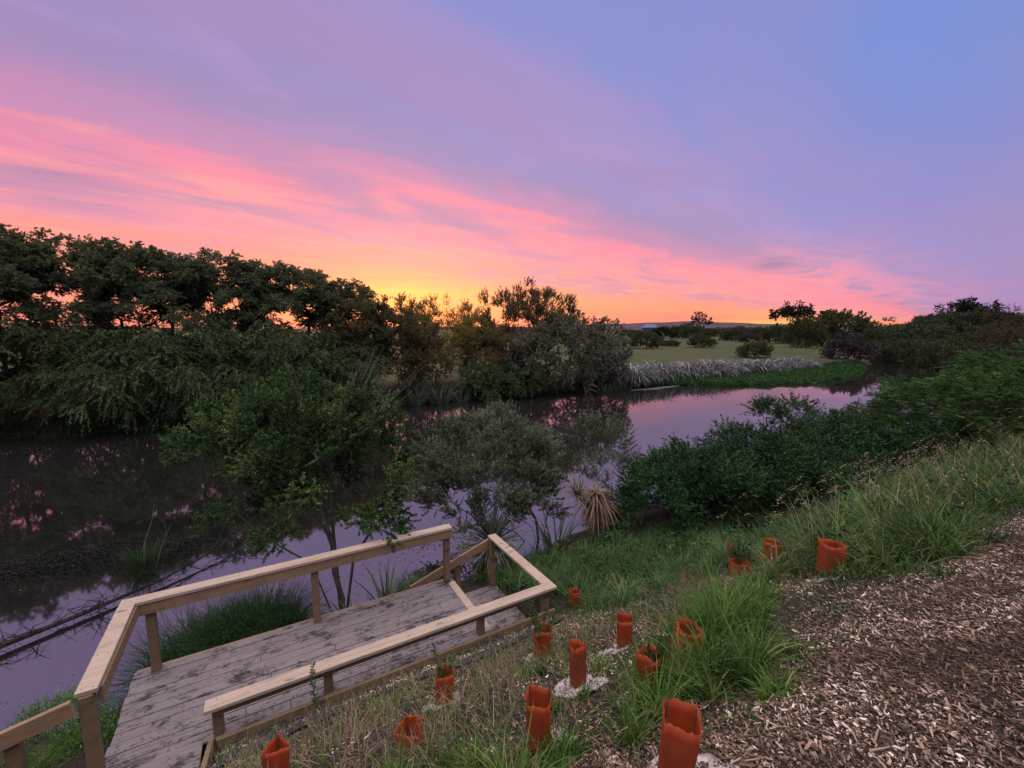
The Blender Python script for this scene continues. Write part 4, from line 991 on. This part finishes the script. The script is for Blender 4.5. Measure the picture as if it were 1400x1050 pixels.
# ---- floating scraps of weed on the water
def build_floats():
    rng = np.random.RandomState(180); m = leaf_mat('floating_scrap', (.05,.055,.03), (.22,.21,.17), .05)
    g = Geo()
    def lay(n, a, b, L, lo, hi):
        P = np.stack([CA*a-SA*b, SA*a+CA*b, np.full(n,.006)],1); D = rng.normal(size=(n,3)); D[:,2] *= .03
        g.leaves(P, D, L*rng.uniform(.5,1.4,n), L*.55*rng.uniform(.5,1.2,n), rng.uniform(lo,hi,n), rng, .02)
    n = 1500; t = rng.uniform(0,1,n); a = -2.+8.*t+rng.normal(size=n)*.5; b = 8.2+rng.gamma(1.6,.9,n); k = (wob(a*1.3,b*1.3,1.6) > -.05); lay(k.sum(), a[k], b[k], .03, 0, 1)
    n = 500; a = rng.normal(size=n)*.9+3.6; b = rng.normal(size=n)*.35+9.6; lay(n, a, b, .05, 0, .4)
    n = 260; a = rng.uniform(-5,20,n); b = rng.uniform(9,26,n); lay(n, a, b, .04, .2, 1)
    n = 200; a = rng.uniform(-3.5,-1.2,n); b = rng.uniform(6.9,8.2,n); lay(n, a, b, .035, .3, 1)
    tag(g.obj('floating_weed', m), 'scraps of weed and leaves floating on the river', None, None, 'stuff')
    mm = plain_mat('algae_raft', (.075,.072,.085), .6, .3, .3, 3.)
    for i, (a, b, ra, rb, lb) in enumerate([(28.6,25.9,1.9,.40,'pale algae raft floating in front of the left end of the reeds'), (30.6,26.0,1.2,.28,'smaller pale algae raft beside the longer one'), (45.5,21.4,1.3,.25,'thin pale algae raft below the green waterweed')]):
        k = 40; th = np.arange(k)*6.2832/k; q = 1+.22*np.sin(3*th+i)+.13*np.sin(7*th+2*i); A = a+ra*q*np.cos(th); B = b+rb*q*np.sin(th)
        x, y, _ = AB(a,b); V = np.stack([CA*A-SA*B-x, SA*A+CA*B-y, 0*A],1); g = Geo(); j = np.arange(k)
        g.add(np.concatenate([V+[0,0,.02], V*[1.02,1.02,1]-[0,0,.03], [[0,0,.022]]]), np.stack([j, j+k, (j+1)%k+k, (j+1)%k],1)[:, ::-1], np.stack([j,(j+1)%k,np.full(k,2*k)],1))
        tag(g.obj('algae_raft', mm, None, False, (x,y,.004)), lb, 'algae raft')
build_floats()
# ================================================================== ground cover on the near bank
def gblob(a, b, lst):
    v = 0
    for (a0,b0,ra,rb,w) in lst: v = np.maximum(v, w*np.exp(-((a-a0)/ra)**2-((b-b0)/rb)**2))
    return v
def scatter(n, a0, a1, b0, b1, dens, rng, power=1.0):
    """random ground points, denser near the viewer, kept with probability dens(a, b)"""
    a = a0+(a1-a0)*rng.uniform(0,1,n)**power; b = rng.uniform(b0,b1,n)
    k = rng.uniform(0,1,n) < dens(a,b); a, b = a[k], b[k]
    ok = ~((a > -1.7) & (a < 3.68) & (b > 4.93) & (b < 6.7)) & ~((a > -1.75) & (a < -.6) & (b > 3.8) & (b < 5.3))
    a, b = a[ok], b[ok]
    k = in_view(XYZ(a,b)); return a[k], b[k]
LUSH = [(5.6,5.9,1.5,1.3,1.),(4.6,6.8,.9,.8,1.),(7.2,5.0,1.2,1.0,1.),(6.6,3.9,.8,.6,.75),(8.6,4.4,1.6,1.2,.9),(4.3,4.5,.5,.5,.4),(11,4.3,2.,1.2,.8)]
CLUMP = [(2.45,1.62,.46,.33,1.),(3.0,1.95,.45,.30,.95),(3.7,2.25,.45,.3,.7),(4.2,1.9,.35,.28,.45),(1.75,1.55,.3,.2,.5),(2.0,2.85,.25,.15,.25),(1.45,1.65,.2,.15,.4),(1.0,1.5,.3,.25,.5),(.6,2.1,.3,.3,.4),(1.65,2.05,.2,.15,.3)]
RIGHT = [(5.6,1.55,.6,.35,.8),(6.6,1.7,.8,.35,.85),(7.8,1.75,.9,.4,.85),(9.3,1.9,1.2,.5,.85),(5.9,2.15,.75,.5,1.),(6.9,2.45,.9,.65,1.),(8.0,2.5,1.0,.75,1.),(5.3,1.75,.5,.3,.6),(9.6,2.6,1.4,.95,1.),(12,2.6,2.2,1.1,1.),(15.,2.4,2.6,1.3,1.),(19,1.8,3.,1.5,1.)]
def grass_obj(name, label, a, b, L, W, bend, mat, rng, tm, th=.45, dz=-.02, tint=None):
    n = len(a); P = XYZ(a, b, dz); az = rng.uniform(0,6.28,n)
    # blades lean down the slope a little and arch over
    az = np.where(rng.uniform(size=n) < .3, R(120)+rng.normal(size=n)*.6, az)
    g = Geo(); g.blades(P, az, L, W, rng.uniform(.03,th,n), bend, np.clip(tm+rng.normal(size=n)*.2,0,1), 4, .8, rng.normal(size=n)*.6)
    return tag(g.obj(name, mat), label, None, None, 'stuff')
def tufts(a, b, nb, r, L, W, bend, mat, name, label, rng, tm, th=.6, lat=.5):
    """tussocks: blades fan out from the middle of each tuft"""
    m = len(a); k = np.repeat(np.arange(m), nb); n = len(k); sc = rng.uniform(.6,1.25,m)[k]
    az = rng.uniform(0,6.28,n); rr = r*sc*np.sqrt(rng.uniform(0,1,n)); aa = a[k]+rr*np.cos(az); bb = b[k]+rr*np.sin(az)
    P = XYZ(aa, bb, -.02); az2 = az+R(30)+rng.normal(size=n)*1.5
    L = (L[k] if not np.isscalar(L) else L)*sc*rng.uniform(.45,1.15,n)
    tt = rng.normal(size=m)[k]*.16
    g = Geo(); g.blades(P, az2, L, W*rng.uniform(.7,1.3,n), .05+th*rng.uniform(.0,1.,n)*np.clip(rr/(r*sc+1e-6)+.2,0,1), rng.uniform(bend[0],bend[1],n), np.clip(tm+tt+rng.normal(size=n)*.17,0,1), 5, .7, rng.normal(size=n)*.6)
    return tag(g.obj(name, mat), label, None, None, 'stuff')
def build_grass():
    rng = np.random.RandomState(200)
    d = lambda a,b: np.clip(gblob(a,b,LUSH)*1.5,0,1)*np.clip(.75+.6*wob(a,b,.9),.12,1)
    a, b = scatter(1500, 3.4, 14, 3.2, 8.6, d, rng, 1.25); n = len(a)
    tufts(a, b, 62, .13, .46+.14*wob(a,b,1.), .013, (.5,2.1), L_GRASSB, 'grass', 'lush cool green grass on the bank beyond the deck', rng, .45)
    a, b = scatter(16000, 3.4, 11, 3.2, 8.6, d, rng, 1.25); n = len(a)
    grass_obj('grass', 'short filling of cool green grass between the lush tufts', a, b, rng.uniform(.12,.34,n), .011, rng.uniform(.5,1.9,n), L_GRASSB, rng, .4)
    d = lambda a,b: np.clip(gblob(a,b,CLUMP)*1.25,0,1)*np.clip(.8+.7*wob(a,b,.35),0.05,1)
    a, b = scatter(640, .2, 5, 1.1, 3.2, d, rng); n = len(a); h = gblob(a,b,CLUMP)
    tufts(a, b, 60, .055, .15+.45*h, .0115, (.3,2.0), L_GRASS, 'grass', 'bright green grass tufts among the orange tree guards', rng, .48)
    d = lambda a,b: np.clip(gblob(a,b,RIGHT)*1.3,0,1)*np.clip(.85+.5*wob(a,b,.6),.1,1)
    a, b = scatter(3000, 4.6, 22, 1.05, 5.0, d, rng, 1.5); n = len(a); h = gblob(a,b,RIGHT)
    hv = .72+.5*wob(a,b,.55); q = rng.uniform(size=n) < .68
    tufts(a[q], b[q], 52, .13, ((.26+.70*h)*hv)[q], .017, (.5,2.6), L_GRASSB, 'grass', 'long arching grass along the right side of the mulch path', rng, .40, .8)
    tufts(a[~q], b[~q], 40, .10, ((.30+.75*h)*hv)[~q], .014, (.3,2.2), L_GRASS, 'grass', 'yellowish long grass mixed through the right bank', rng, .55, .8)
    # seed heads over the long grass
    d = lambda a,b: np.clip(gblob(a,b,RIGHT)*.9,0,1)
    a, b = scatter(1300, 5.2, 18, 1.5, 4.6, d, rng, 1.3); n = len(a); P = XYZ(a,b)
    az = rng.uniform(0,6.28,n); L = rng.uniform(.55,1.05,n); th = rng.uniform(.1,.55,n); bend = rng.uniform(.2,.9,n)
    g = Geo(); g.blades(P, az, L, .0045, th, bend, rng.uniform(.3,1,n), 4, .3)
    hx = np.stack([np.cos(az),np.sin(az),0*az],1); cur = P.copy()
    for k in range(4): cur = cur+(L/4)[:,None]*(np.sin(th+bend*((k+.5)/4)**1.3)[:,None]*hx+np.cos(th+bend*((k+.5)/4)**1.3)[:,None]*[[0,0,1.]])
    for k in range(9):
        D = hx+rng.normal(size=(n,3))*.6; D[:,2] -= .3; g.leaves(cur+hx*.012*k-np.array([[0,0,.012*k]]), D, .035, .010, rng.uniform(.4,1,n), rng)
    tag(g.obj('grass', L_STRAW), 'pale seed heads standing over the long grass', None, None, 'stuff')
    # browned blades and broad weed leaves through the long grass
    d = lambda a,b: np.clip(gblob(a,b,RIGHT)*1.1,0,1)*np.clip(.5+1.*wob(a+9,b,.5),0,1)
    a, b = scatter(2600, 4.6, 16, 1.2, 4.8, d, rng, 1.4); n = len(a)
    grass_obj('dry_grass', 'browned blades through the long grass', a, b, rng.uniform(.3,.8,n), .008, rng.uniform(.6,2.4,n), L_STRAW, rng, .35, .9)
    a, b = scatter(3200, 4.6, 12, 1.2, 6.5, lambda a,b: np.clip(gblob(a,b,RIGHT+LUSH),0,1)*np.clip(1.4*wob(a+2,b,.7),0,1), rng, 1.3); n = len(a)
    k = np.repeat(np.arange(n), 7); P = XYZ(a,b)[k]; P[:,2] += rng.uniform(.05,.45,len(k)); g = Geo()
    g.leaves(P, rng.normal(size=(len(k),3))*[1,1,.5]+[0,0,.3], rng.uniform(.06,.14,len(k)), rng.uniform(.025,.05,len(k)), np.clip(rng.normal(.6,.2,len(k)),0,1), rng)
    tag(g.obj('weeds', L_DARK), 'broad-leaved weeds among the bank grass', None, None, 'stuff')
    # dead thatch lying flat under the tufts
    d = lambda a,b: np.clip(gblob(a,b,RIGHT+CLUMP),0,1)*.8*(b > 1.15)
    a, b = scatter(13000, .3, 12, 1.1, 4.6, d, rng, 1.4); n = len(a)
    grass_obj('dry_grass', 'dead thatch lying flat beneath the grass tufts', a, b, rng.uniform(.10,.32,n), .006, rng.uniform(.1,.7,n), L_STRAW, rng, .30, 1.5, .02)
    # short mixed green over the rest of the bank
    d = lambda a,b: np.clip(.35+.7*wob(a+5,b,.8),0,.9)*sstep(b,1.25,2.1)*(1-.7*gblob(a,b,LUSH))
    a, b = scatter(30000, -1.6, 9, 1.2, 5.0, d, rng); n = len(a)
    grass_obj('grass', 'short thin grass over the planted bank', a, b, rng.uniform(.06,.26,n), .0075, rng.uniform(.3,1.8,n), L_GRASS, rng, .55, 1.0)
    # dry straw
    DRY = [(1.0,2.5,.9,.6,.9),(.3,3.2,.9,.7,1.),(-.3,3.9,.7,.5,.8),(1.8,3.6,.9,.6,.85),(2.9,3.6,.7,.5,.7),(3.4,2.7,.6,.35,.55),(.9,4.2,1.,.4,.8),(4.6,3.4,.9,.5,.5),(.5,1.9,.5,.4,.5),(5.6,2.6,.4,.3,.5)]
    d = lambda a,b: np.clip(gblob(a,b,DRY)*1.1,0,1)*np.clip(.6+.9*wob(a,b+3,.5),.05,1)
    a, b = scatter(30000, -1.6, 6.5, 1.3, 4.95, d, rng); n = len(a)
    grass_obj('dry_grass', 'dry brown straw matted on the bank', a, b, rng.uniform(.08,.34,n), .0048, rng.uniform(.2,2.0,n), L_STRAW, rng, .45, 1.5, .0)
    # low leafy weeds at the mulch edge
    WD = [(2.9,2.2,.5,.4,.6),(1.2,2.2,.5,.3,.5),(3.4,3.2,.5,.4,.5),(1.9,3.2,.5,.4,.5),(4.3,1.55,.6,.25,1.),(3.6,1.45,.4,.2,.8),(5.2,1.5,.5,.2,.7),(2.0,1.15,.25,.2,.8),(2.4,3.2,.3,.3,.5),(1.7,1.25,.3,.15,.6),(6.6,1.35,.5,.2,.6),(2.9,1.2,.4,.15,.5),(7.8,1.3,.6,.2,.6),(1.2,1.2,.3,.12,.5)]
    a, b = scatter(42000, .4, 9, .9, 4.2, lambda a,b: np.clip(gblob(a,b,WD),0,1)*np.clip(.4+1.2*wob(a,b,.4),0,1), rng); n = len(a)
    g = Geo(); P = XYZ(a,b); P[:,2] += rng.uniform(0,.09,n)
    g.leaves(P, rng.normal(size=(n,3))*[1,1,.4]+[0,0,.25], rng.uniform(.018,.045,n), rng.uniform(.010,.022,n), np.clip(rng.normal(.45,.2,n),0,1), rng)
    tag(g.obj('weeds', L_EVER), 'low leafy weeds along the edge of the mulch', None, None, 'stuff')
build_grass()
def build_chips():
    rng = np.random.RandomState(210)
    m, t, out = new_mat('wood_chip')
    pos = t.N.new('ShaderNodeNewGeometry').outputs['Position']; damp = t.noise(pos, 1.3, 4, .6)
    col = t.ramp(t.math('MULTIPLY', attr(t), t.maprange(damp, .35, .62, .45, 1.05)), [(0., c3(.030,.020,.014)), (.35, c3(.12,.076,.050)), (.68, c3(.30,.205,.145)), (1., c3(.66,.54,.45))])
    prin(t, out, col, .85, .2)
    g = Geo()
    def lay(a, b, L, W, H, dz, tilt=.35, tl=(.0,1.), pw=1.):
        n = len(a); C = XYZ(a, b, dz); H = np.broadcast_to(H, (n,))
        az = rng.uniform(0,6.28,n); p = rng.normal(size=n)*tilt; r = rng.normal(size=n)*tilt
        x = np.stack([np.cos(az)*np.cos(p), np.sin(az)*np.cos(p), np.sin(p)],1); y = np.stack([-np.sin(az)*np.cos(r), np.cos(az)*np.cos(r), np.sin(r)],1); z = np.cross(x,y)
        # the bank's own slope
        vs = []
        tp = rng.uniform(.35,1.,n); sk = rng.uniform(-.5,.5,n)
        for sz in (-1,1):
            for (sx, sy) in ((-1,-1),(1,-1),(1,1),(-1,1)):
                k = np.where(sx > 0, tp, 1.)
                vs.append(C + x*(L*.5*sx+W*sk*sy*.5)[:,None] + y*(W*.5*sy*k)[:,None] + z*(H*.5*sz)[:,None])
        V = np.stack(vs,1); i = np.arange(n)*8
        F = [(4,5,6,7),(0,1,5,4),(1,2,6,5),(2,3,7,6),(3,0,4,7)]
        Q = np.concatenate([np.stack([i+f[0],i+f[1],i+f[2],i+f[3]],1) for f in F])
        g.add(V.reshape(-1,3), Q, None, np.repeat(np.clip(tl[0]+(tl[1]-tl[0])*rng.uniform(0,1,n)**pw,0,1), 8))
    path = lambda a,b: (1-sstep(b+.28*wob(a,b,1.6)+.12*wob(a+3,b,.5), 1.05, 1.8))
    a, b = scatter(135000, .6, 8.5, -1.5, 1.9, path, rng, 1.35); n = len(a)
    lay(a, b, rng.gamma(1.9,.0085,n)+.005, rng.gamma(2.4,.0021,n)+.0025, rng.uniform(.002,.004,n), rng.uniform(0,.016,n), .33, (0,1), 1.7)
    a, b = scatter(30000, 7.5, 20, -2.5, 2.0, path, rng, 1.3); n = len(a)
    lay(a, b, rng.uniform(.02,.06,n), rng.uniform(.008,.02,n), .005, rng.uniform(0,.018,n), .3, (0,.85), 1.8)
    # long splinters and pale pieces
    a, b = scatter(1500, .6, 7, -1.2, 1.7, path, rng, 1.3); n = len(a)
    lay(a, b, rng.uniform(.04,.10,n), rng.uniform(.005,.011,n), .004, rng.uniform(.008,.022,n), .22, (.2,.8))
    a, b = scatter(700, .6, 7, -1.2, 1.9, path, rng, 1.3); n = len(a)
    lay(a, b, rng.uniform(.02,.04,n), rng.uniform(.010,.020,n), .004, rng.uniform(.010,.022,n), .3, (.75,1.))
    # thin scatter down the bank, thick round the guards
    PT = [(2.9,2.9,.8,.5,.9),(2.2,2.4,.5,.4,.6),(4.9,2.2,.6,.35,.8),(5.6,3.2,.8,.4,.7),(1.6,2.0,.5,.4,.6),(6.6,3.9,.7,.4,.6),(3.4,3.9,.5,.6,.5)]
    dd = lambda a,b: np.clip(gblob(a,b,PT)+.10+.12*wob(a,b,.6),0,1)*sstep(b,1.2,1.8)
    a, b = scatter(40000, -1.2, 8, 1.2, 4.95, dd, rng); n = len(a)
    lay(a, b, rng.gamma(2.6,.0070,n)+.006, rng.gamma(3.,.0020,n)+.003, .0035, rng.uniform(0,.014,n), .4, (.1,1.), .9)
    # chips fallen on the felt mats
    for (a0, b0) in ((1.37,1.05),(1.27,1.88),(1.24,3.37),(1.94,2.37),(2.08,1.82),(2.72,2.66),(4.95,2.04),(2.34,3.43)):
        n = 46; a = a0+rng.normal(size=n)*.14; b = b0+rng.normal(size=n)*.14; lay(a, b, rng.gamma(2.6,.0075,n)+.006, rng.gamma(3.,.0021,n)+.003, .0035, .024+rng.uniform(0,.012,n), .3, (.0,.8), 1.2)
    # crumbs blown onto the weed cloth
    a = rng.uniform(-.6,3.5,600); b = rng.uniform(4.55,4.94,600); n = 600
    lay(a, b, rng.gamma(3.,.006,n)+.006, rng.gamma(3.,.002,n)+.003, .003, .052, .3, (.4,1.))
    # fine crumbs between the chips
    a, b = scatter(60000, .6, 5.5, -1.2, 2.0, path, rng, 1.4); n = len(a)
    lay(a, b, rng.uniform(.003,.010,n), rng.uniform(.002,.004,n), .002, rng.uniform(.004,.014,n), .5, (0,.9), 1.3)
    tag(g.obj('wood_chips', m), 'wood chip mulch over the path and bank', None, None, 'stuff')
build_chips()
# crumbs, leaves and dirt on the deck
def build_litter():
    rng = np.random.RandomState(215); g = Geo()
    n = 900; a = rng.uniform(-1.5,2.45,n); b = np.where(rng.uniform(size=n) < .6, 5.08+abs(rng.normal(size=n))*.3, rng.uniform(5.08,6.5,n)); k = b < 6.5; a, b = a[k], b[k]
    z = np.full(len(a), .808)
    a2 = rng.uniform(2.68,3.55,260); b2 = rng.uniform(5.1,6.85,260)
    P = np.stack([CA*np.r_[a,a2]-SA*np.r_[b,b2], SA*np.r_[a,a2]+CA*np.r_[b,b2], np.r_[z, np.full(260,.228)]],1); n = len(P)
    g.leaves(P, rng.normal(size=(n,3))*[1,1,.15]+[0,0,.03], rng.uniform(.012,.04,n), rng.uniform(.006,.016,n), rng.uniform(0,1,n), rng, .1)
    tag(g.obj('litter', L_STRAW), 'dead leaves and chips littering the deck boards', None, None, 'stuff')
build_litter()
# ================================================================== orange tree guards, felt mats and seedlings
def guard_mat():
    m, t, out = new_mat('orange_film')
    oc = t.N.new('ShaderNodeTexCoord').outputs['Object']
    n = t.noise(t.vmath('MULTIPLY', oc, (1,1,.4)), 16., 4, .6)
    z = t.sep(oc)[2]
    foot_tone = t.math('MULTIPLY', t.maprange(t.math('ADD', z, t.math('MULTIPLY', n, .10)), .16, .02), .55)  # darker, browner tone towards the foot of the sleeve, broken by noise
    col = t.ramp(n, [(.3, c3(.19,.050,.020)), (.7, c3(.30,.080,.030))]); col = t.mix(foot_tone, col, c3(.085,.035,.024))
    cr = t.noise(t.vmath('MULTIPLY', oc, (1,1,.12)), 38., 3, .6, .5)
    p = prin(t, None, col, .55, .25, t.math('ADD', cr, n), .45, .006)
    tr = t.N.new('ShaderNodeBsdfTranslucent'); t.set(tr, 0, t.mix(t.math('MULTIPLY', foot_tone, .9), c3(.90,.24,.045), c3(.28,.10,.04)))
    mx = t.N.new('ShaderNodeMixShader'); mx.inputs[0].default_value = .42
    t.L.new(p.outputs[0], mx.inputs[1]); t.L.new(tr.outputs[0], mx.inputs[2]); t.L.new(mx.outputs[0], out.inputs[0]); return m
M_FILM = guard_mat(); M_STAKE = plain_mat('bamboo_stake', (.10,.07,.045), .7, .3, .4, 30.)
def felt_mat_material():
    m, t, out = new_mat('wool_felt'); pos = t.N.new('ShaderNodeNewGeometry').outputs['Position']
    n = t.noise(pos, 16., 5, .65); n2 = t.noise(pos, 90., 4, .7)
    col = t.ramp(n, [(.32, c3(.09,.07,.06)), (.44, c3(.32,.28,.26)), (.6, c3(.52,.48,.46))])
    prin(t, out, t.mix(t.maprange(n2, .35, .7, 0, .5), col, c3(.16,.13,.115)), .95, .1, n2, .5, .004); return m
M_FELT = felt_mat_material()
def guard(a, b, h, w, sides, rz, lean, label, seed, stakes=3, crumple=0.):
    rng = np.random.RandomState(seed); o = tag(empty('tree_guard', ON(a,b,-.015), rz), label, 'tree guard', 'orange tree guards on the bank')
    o.rotation_euler.x = lean[0]; o.rotation_euler.y = lean[1]
    R0 = w/(2*math.sin(math.pi/sides)) if sides > 2 else w/2
    m = 12*sides; th = np.arange(m)*2*math.pi/m
    cor = [(R0*math.cos(2*math.pi*k/sides+.3), R0*math.sin(2*math.pi*k/sides+.3)) for k in range(sides)]
    P = []
    for k in range(sides):
        p, q = np.array(cor[k]), np.array(cor[(k+1)%sides])
        for j in range(12):
            s = j/12; c = p*(1-s)+q*s; c = c*(1+.06*math.sin(math.pi*s)) ; P.append(c)
    P = np.array(P); P = (P+np.roll(P,1,0)*.3+np.roll(P,-1,0)*.3)/1.6*.92
    nz = 9; V = []; ph = rng.uniform(0,6.28,4)
    for s, rad in ((1,1.),(-1,.982)):
        for iz in range(nz):
            f = iz/(nz-1); k = 1+.05*f*f+.02*math.sin(f*5+ph[0]); tw = .12*f*math.sin(ph[1])
            Q = P*k*rad*(1+.010*np.sin(17*th+ph[1]+1.5*f)+.008*np.sin(31*th+ph[0]))[:,None]; Q = np.stack([Q[:,0]*math.cos(tw)-Q[:,1]*math.sin(tw), Q[:,0]*math.sin(tw)+Q[:,1]*math.cos(tw)],1)
            Q = Q*(1+(.035+crumple*.10)*f*np.sin(3*th+ph[2]+2*f)[:,None]+(.018+crumple*.08)*np.sin(7*th+ph[3]+5*f)[:,None]*f)
            zz = f*h+ (f**3)*h*((.022+crumple*.10)*np.sin(2*th+ph[1])+.012*np.sin(5*th+ph[0])+.010*np.sin(13*th+ph[2])+.007*np.sin(29*th+ph[3]))
            V.append(np.stack([Q[:,0],Q[:,1],zz],1))
    V = np.concatenate(V); Q = []; j = np.arange(m)
    for iz in range(nz-1):
        q = np.stack([iz*m+j, iz*m+(j+1)%m, (iz+1)*m+(j+1)%m, (iz+1)*m+j],1); Q.append(q); Q.append(q[:, ::-1]+nz*m)
    Q.append(np.stack([(nz-1)*m+j, (nz-1)*m+(j+1)%m, (2*nz-1)*m+(j+1)%m, (2*nz-1)*m+j],1))
    g = Geo(); g.add(V, np.concatenate(Q)); g.obj('sleeve', M_FILM, o, True)
    for k in range(min(stakes, sides)):
        g = Geo(); x, y = np.array(cor[k])*.80; g.tube([(x,y,-.12),(x*1.01,y,h*.5),(x*1.03,y*1.02,h*rng.uniform(.97,1.06))], [.0055,.005,.0045], 6); g.obj('stake', M_STAKE, o, True)
    return o
def felt(a, b, r, seed, label, off=(0,0)):
    rng = np.random.RandomState(seed); n = 13; u = np.linspace(-1,1,n); U, W = np.meshgrid(u,u,indexing='ij')
    ph = rng.uniform(0,6.28,4); k = 1+.14*np.sin(3*np.arctan2(W,U)+ph[0])+.08*np.sin(7*np.arctan2(W,U)+ph[1])
    rr = np.sqrt(U*U+W*W)/np.maximum(np.maximum(abs(U),abs(W)),1e-6); rr = np.where(rr > 0, 1/np.maximum(rr,1e-6), 1)**.5
    A = a+off[0]+U*r*k*rr; B = b+off[1]+W*r*k*rr
    Z = terrain(A,B)+.010+.009*(np.sin(9*U+ph[2])*np.cos(7*W+ph[3])+.5)*np.sqrt(U*U+W*W)+0.05*np.clip(np.maximum(abs(U),abs(W))-.8,0,1)*np.sin(5*U+3*W+ph[0])
    V = np.stack([CA*A-SA*B, SA*A+CA*B, Z],-1).reshape(-1,3); V2 = V-[0,0,.007]
    i, j = np.meshgrid(np.arange(n-1),np.arange(n-1),indexing='ij'); q = (i*n+j).ravel(); Q = np.stack([q,q+n,q+n+1,q+1],1); N = n*n
    e = np.concatenate([np.arange(n-1), (n-1)+n*np.arange(n-1), n*n-1-np.arange(n-1), n*(n-1)-n*np.arange(n-1)]); e2 = np.roll(e,-1)
    g = Geo(); g.add(np.concatenate([V,V2]), np.concatenate([Q, Q[:, ::-1]+N, np.stack([e+N,e2+N,e2,e],1)]))
    return tag(g.obj('felt_mat', M_FELT, None, True), label, 'felt mat', 'pale felt mats under the guards')
def seedling(a, b, z0, h, seed, label, n=70, sp=.07):
    rng = np.random.RandomState(seed); o = tag(empty('seedling', ON(a,b)), label, 'seedling')
    g = Geo(); s = Geo()
    for k in range(6):
        e = np.array([rng.normal()*sp, rng.normal()*sp, h*rng.uniform(.7,1.05)]); p = np.array([0,0,0.]); mid = (p+e)/2*[.5,.5,1.1]
        s.tube(np.array([p,mid,e]), [.004,.003,.0015], 4)
        m = n//6*3; t = rng.uniform(.4,1.,m)[:,None]; q = p*(1-t)**2+2*mid*t*(1-t)+e*t*t
        g.leaves(q+rng.normal(size=(m,3))*.006, rng.normal(size=(m,3))+[0,0,.5], .032, .013, np.clip(rng.normal(.5,.2,m),0,1), rng)
    s.obj('stem', B_GREY, o); g.obj('leaves', L_EVER, o)
GUARDS = [  # a, b, height, width, sides, turn, lean, label
 (1.37,1.05,.39,.135,4,R(6),(.03,.05),'largest orange tree guard in front, at the bottom of the picture beside the wood chips'),
 (1.27,1.88,.36,.135,4,R(20),(.0,-.02),'orange tree guard with ragged rim just left of the largest one in front'),
 (1.24,3.37,.34,.145,4,R(50),(.04,.05),'orange tree guard on a white felt mat near the middle of the bench rail'),
 (.76,2.72,.19,.15,4,R(10),(.04,-.06),'short crumpled orange tree guard sunk in dry straw'),
 (-.07,3.15,.30,.18,3,R(100),(.02,.04),'orange tree guard at the bottom left below the black weed cloth'),
 (1.94,2.37,.36,.145,3,R(-5),(.0,-.03),'sharp-edged orange tree guard standing on a round white felt mat'),
 (2.34,3.43,.32,.17,4,R(30),(-.03,.02),'dull orange tree guard with a leafy seedling at the right end of the bench rail'),
 (2.08,1.82,.32,.125,4,R(70),(.02,.0),'orange tree guard half behind grass with dark stakes inside'),
 (2.72,2.66,.30,.135,4,R(15),(.0,-.04),'clean upright orange tree guard on bare pale chips'),
 (2.62,1.99,.30,.17,4,R(40),(.16,.12),'tilted orange tree guard half hidden by the big grass tuft'),
 (4.95,2.04,.37,.19,4,R(25),(.0,.03),'wide orange tree guard against the long grass on the right'),
 (5.62,2.99,.36,.17,4,R(5),(.0,.03),'narrow orange tree guard farthest right of the back row'),
 (6.22,3.95,.33,.17,3,R(80),(.04,-.1),'leaning orange tree guard at the top of the back row'),
 (5.28,3.19,.20,.20,4,R(35),(-.05,.0),'low orange tree guard in the back row with a dark seedling above it'),
 (4.04,5.05,.28,.15,4,R(35),(.05,.0),'small orange tree guard in the grass beyond the end of the bench rail')]
for i, (a, b, h, w, sd, rz, ln, lb) in enumerate(GUARDS):
    guard(a, b, h, w, sd, rz, ln, lb, 300+i, 3, .35 if i in (3,12) else (.15 if i in (1,7,9) else .0))
for gi, r, off, lb in [(0,.17,(.10,.03),'white felt mat showing under the largest orange guard'),(1,.12,(.10,.0),'white felt mat torn at the right foot of the ragged orange guard'),(2,.17,(0,0),'white felt mat spread round the guard near the bench rail'),
                       (5,.17,(0,.0),'round white felt mat under the sharp-edged orange guard'),(7,.12,(-.10,.02),'pale felt mat left of the half hidden guard in the grass'),(8,.12,(-.10,.03),'pale felt mat under the clean upright guard'),
                       (10,.14,(-.12,-.04),'white felt mat at the foot of the wide orange guard'),(6,.11,(-.08,.02),'white felt mat by the dull orange guard near the rail end')]:
    felt(GUARDS[gi][0], GUARDS[gi][1], r, 330+gi, lb, off)
seedling(1.24,3.37,.2,.50,350,'small green seedling poking out of the guard near the bench rail')
seedling(2.34,3.43,.2,.62,351,'bushy green seedling growing out of the dull orange guard by the rail end', 150, .13)
seedling(2.08,1.82,.2,.44,352,'green seedling inside the half hidden guard with dark stakes', 90, .09)
seedling(5.28,3.19,.2,.50,353,'dark seedling above the low orange guard in the back row', 110, .10)
seedling(1.94,2.37,.2,.33,354,'seedling hidden inside the sharp-edged orange guard', 40, .03)
# thin weed stem in front of the deck
def build_weed_stem():
    rng = np.random.RandomState(360); o = tag(empty('thistle', ON(.28,4.55)), 'tall thin weed stem in front of the deck and bench rail', 'weed')
    s = Geo(); g = Geo(); e = []
    P = np.array([(0,0,0),(.01,.0,.22),(-.02,.01,.45),(.01,0,.66)]); s.tube(P, [.005,.0045,.0035,.002], 5)
    for t in np.linspace(.25,1.,26):
        i = min(2,int(t*3)); f = t*3-i; q = P[i]*(1-f)+P[i+1]*f; m = 3
        g.leaves(np.repeat([q],m,0), rng.normal(size=(m,3))*[1,1,.3]+[0,0,.5], .055*(1.15-t*.5), .016, rng.uniform(.3,.8,m), rng)
    s.obj('stem', B_GREY, o); g.obj('leaves', L_EVER, o)
build_weed_stem()
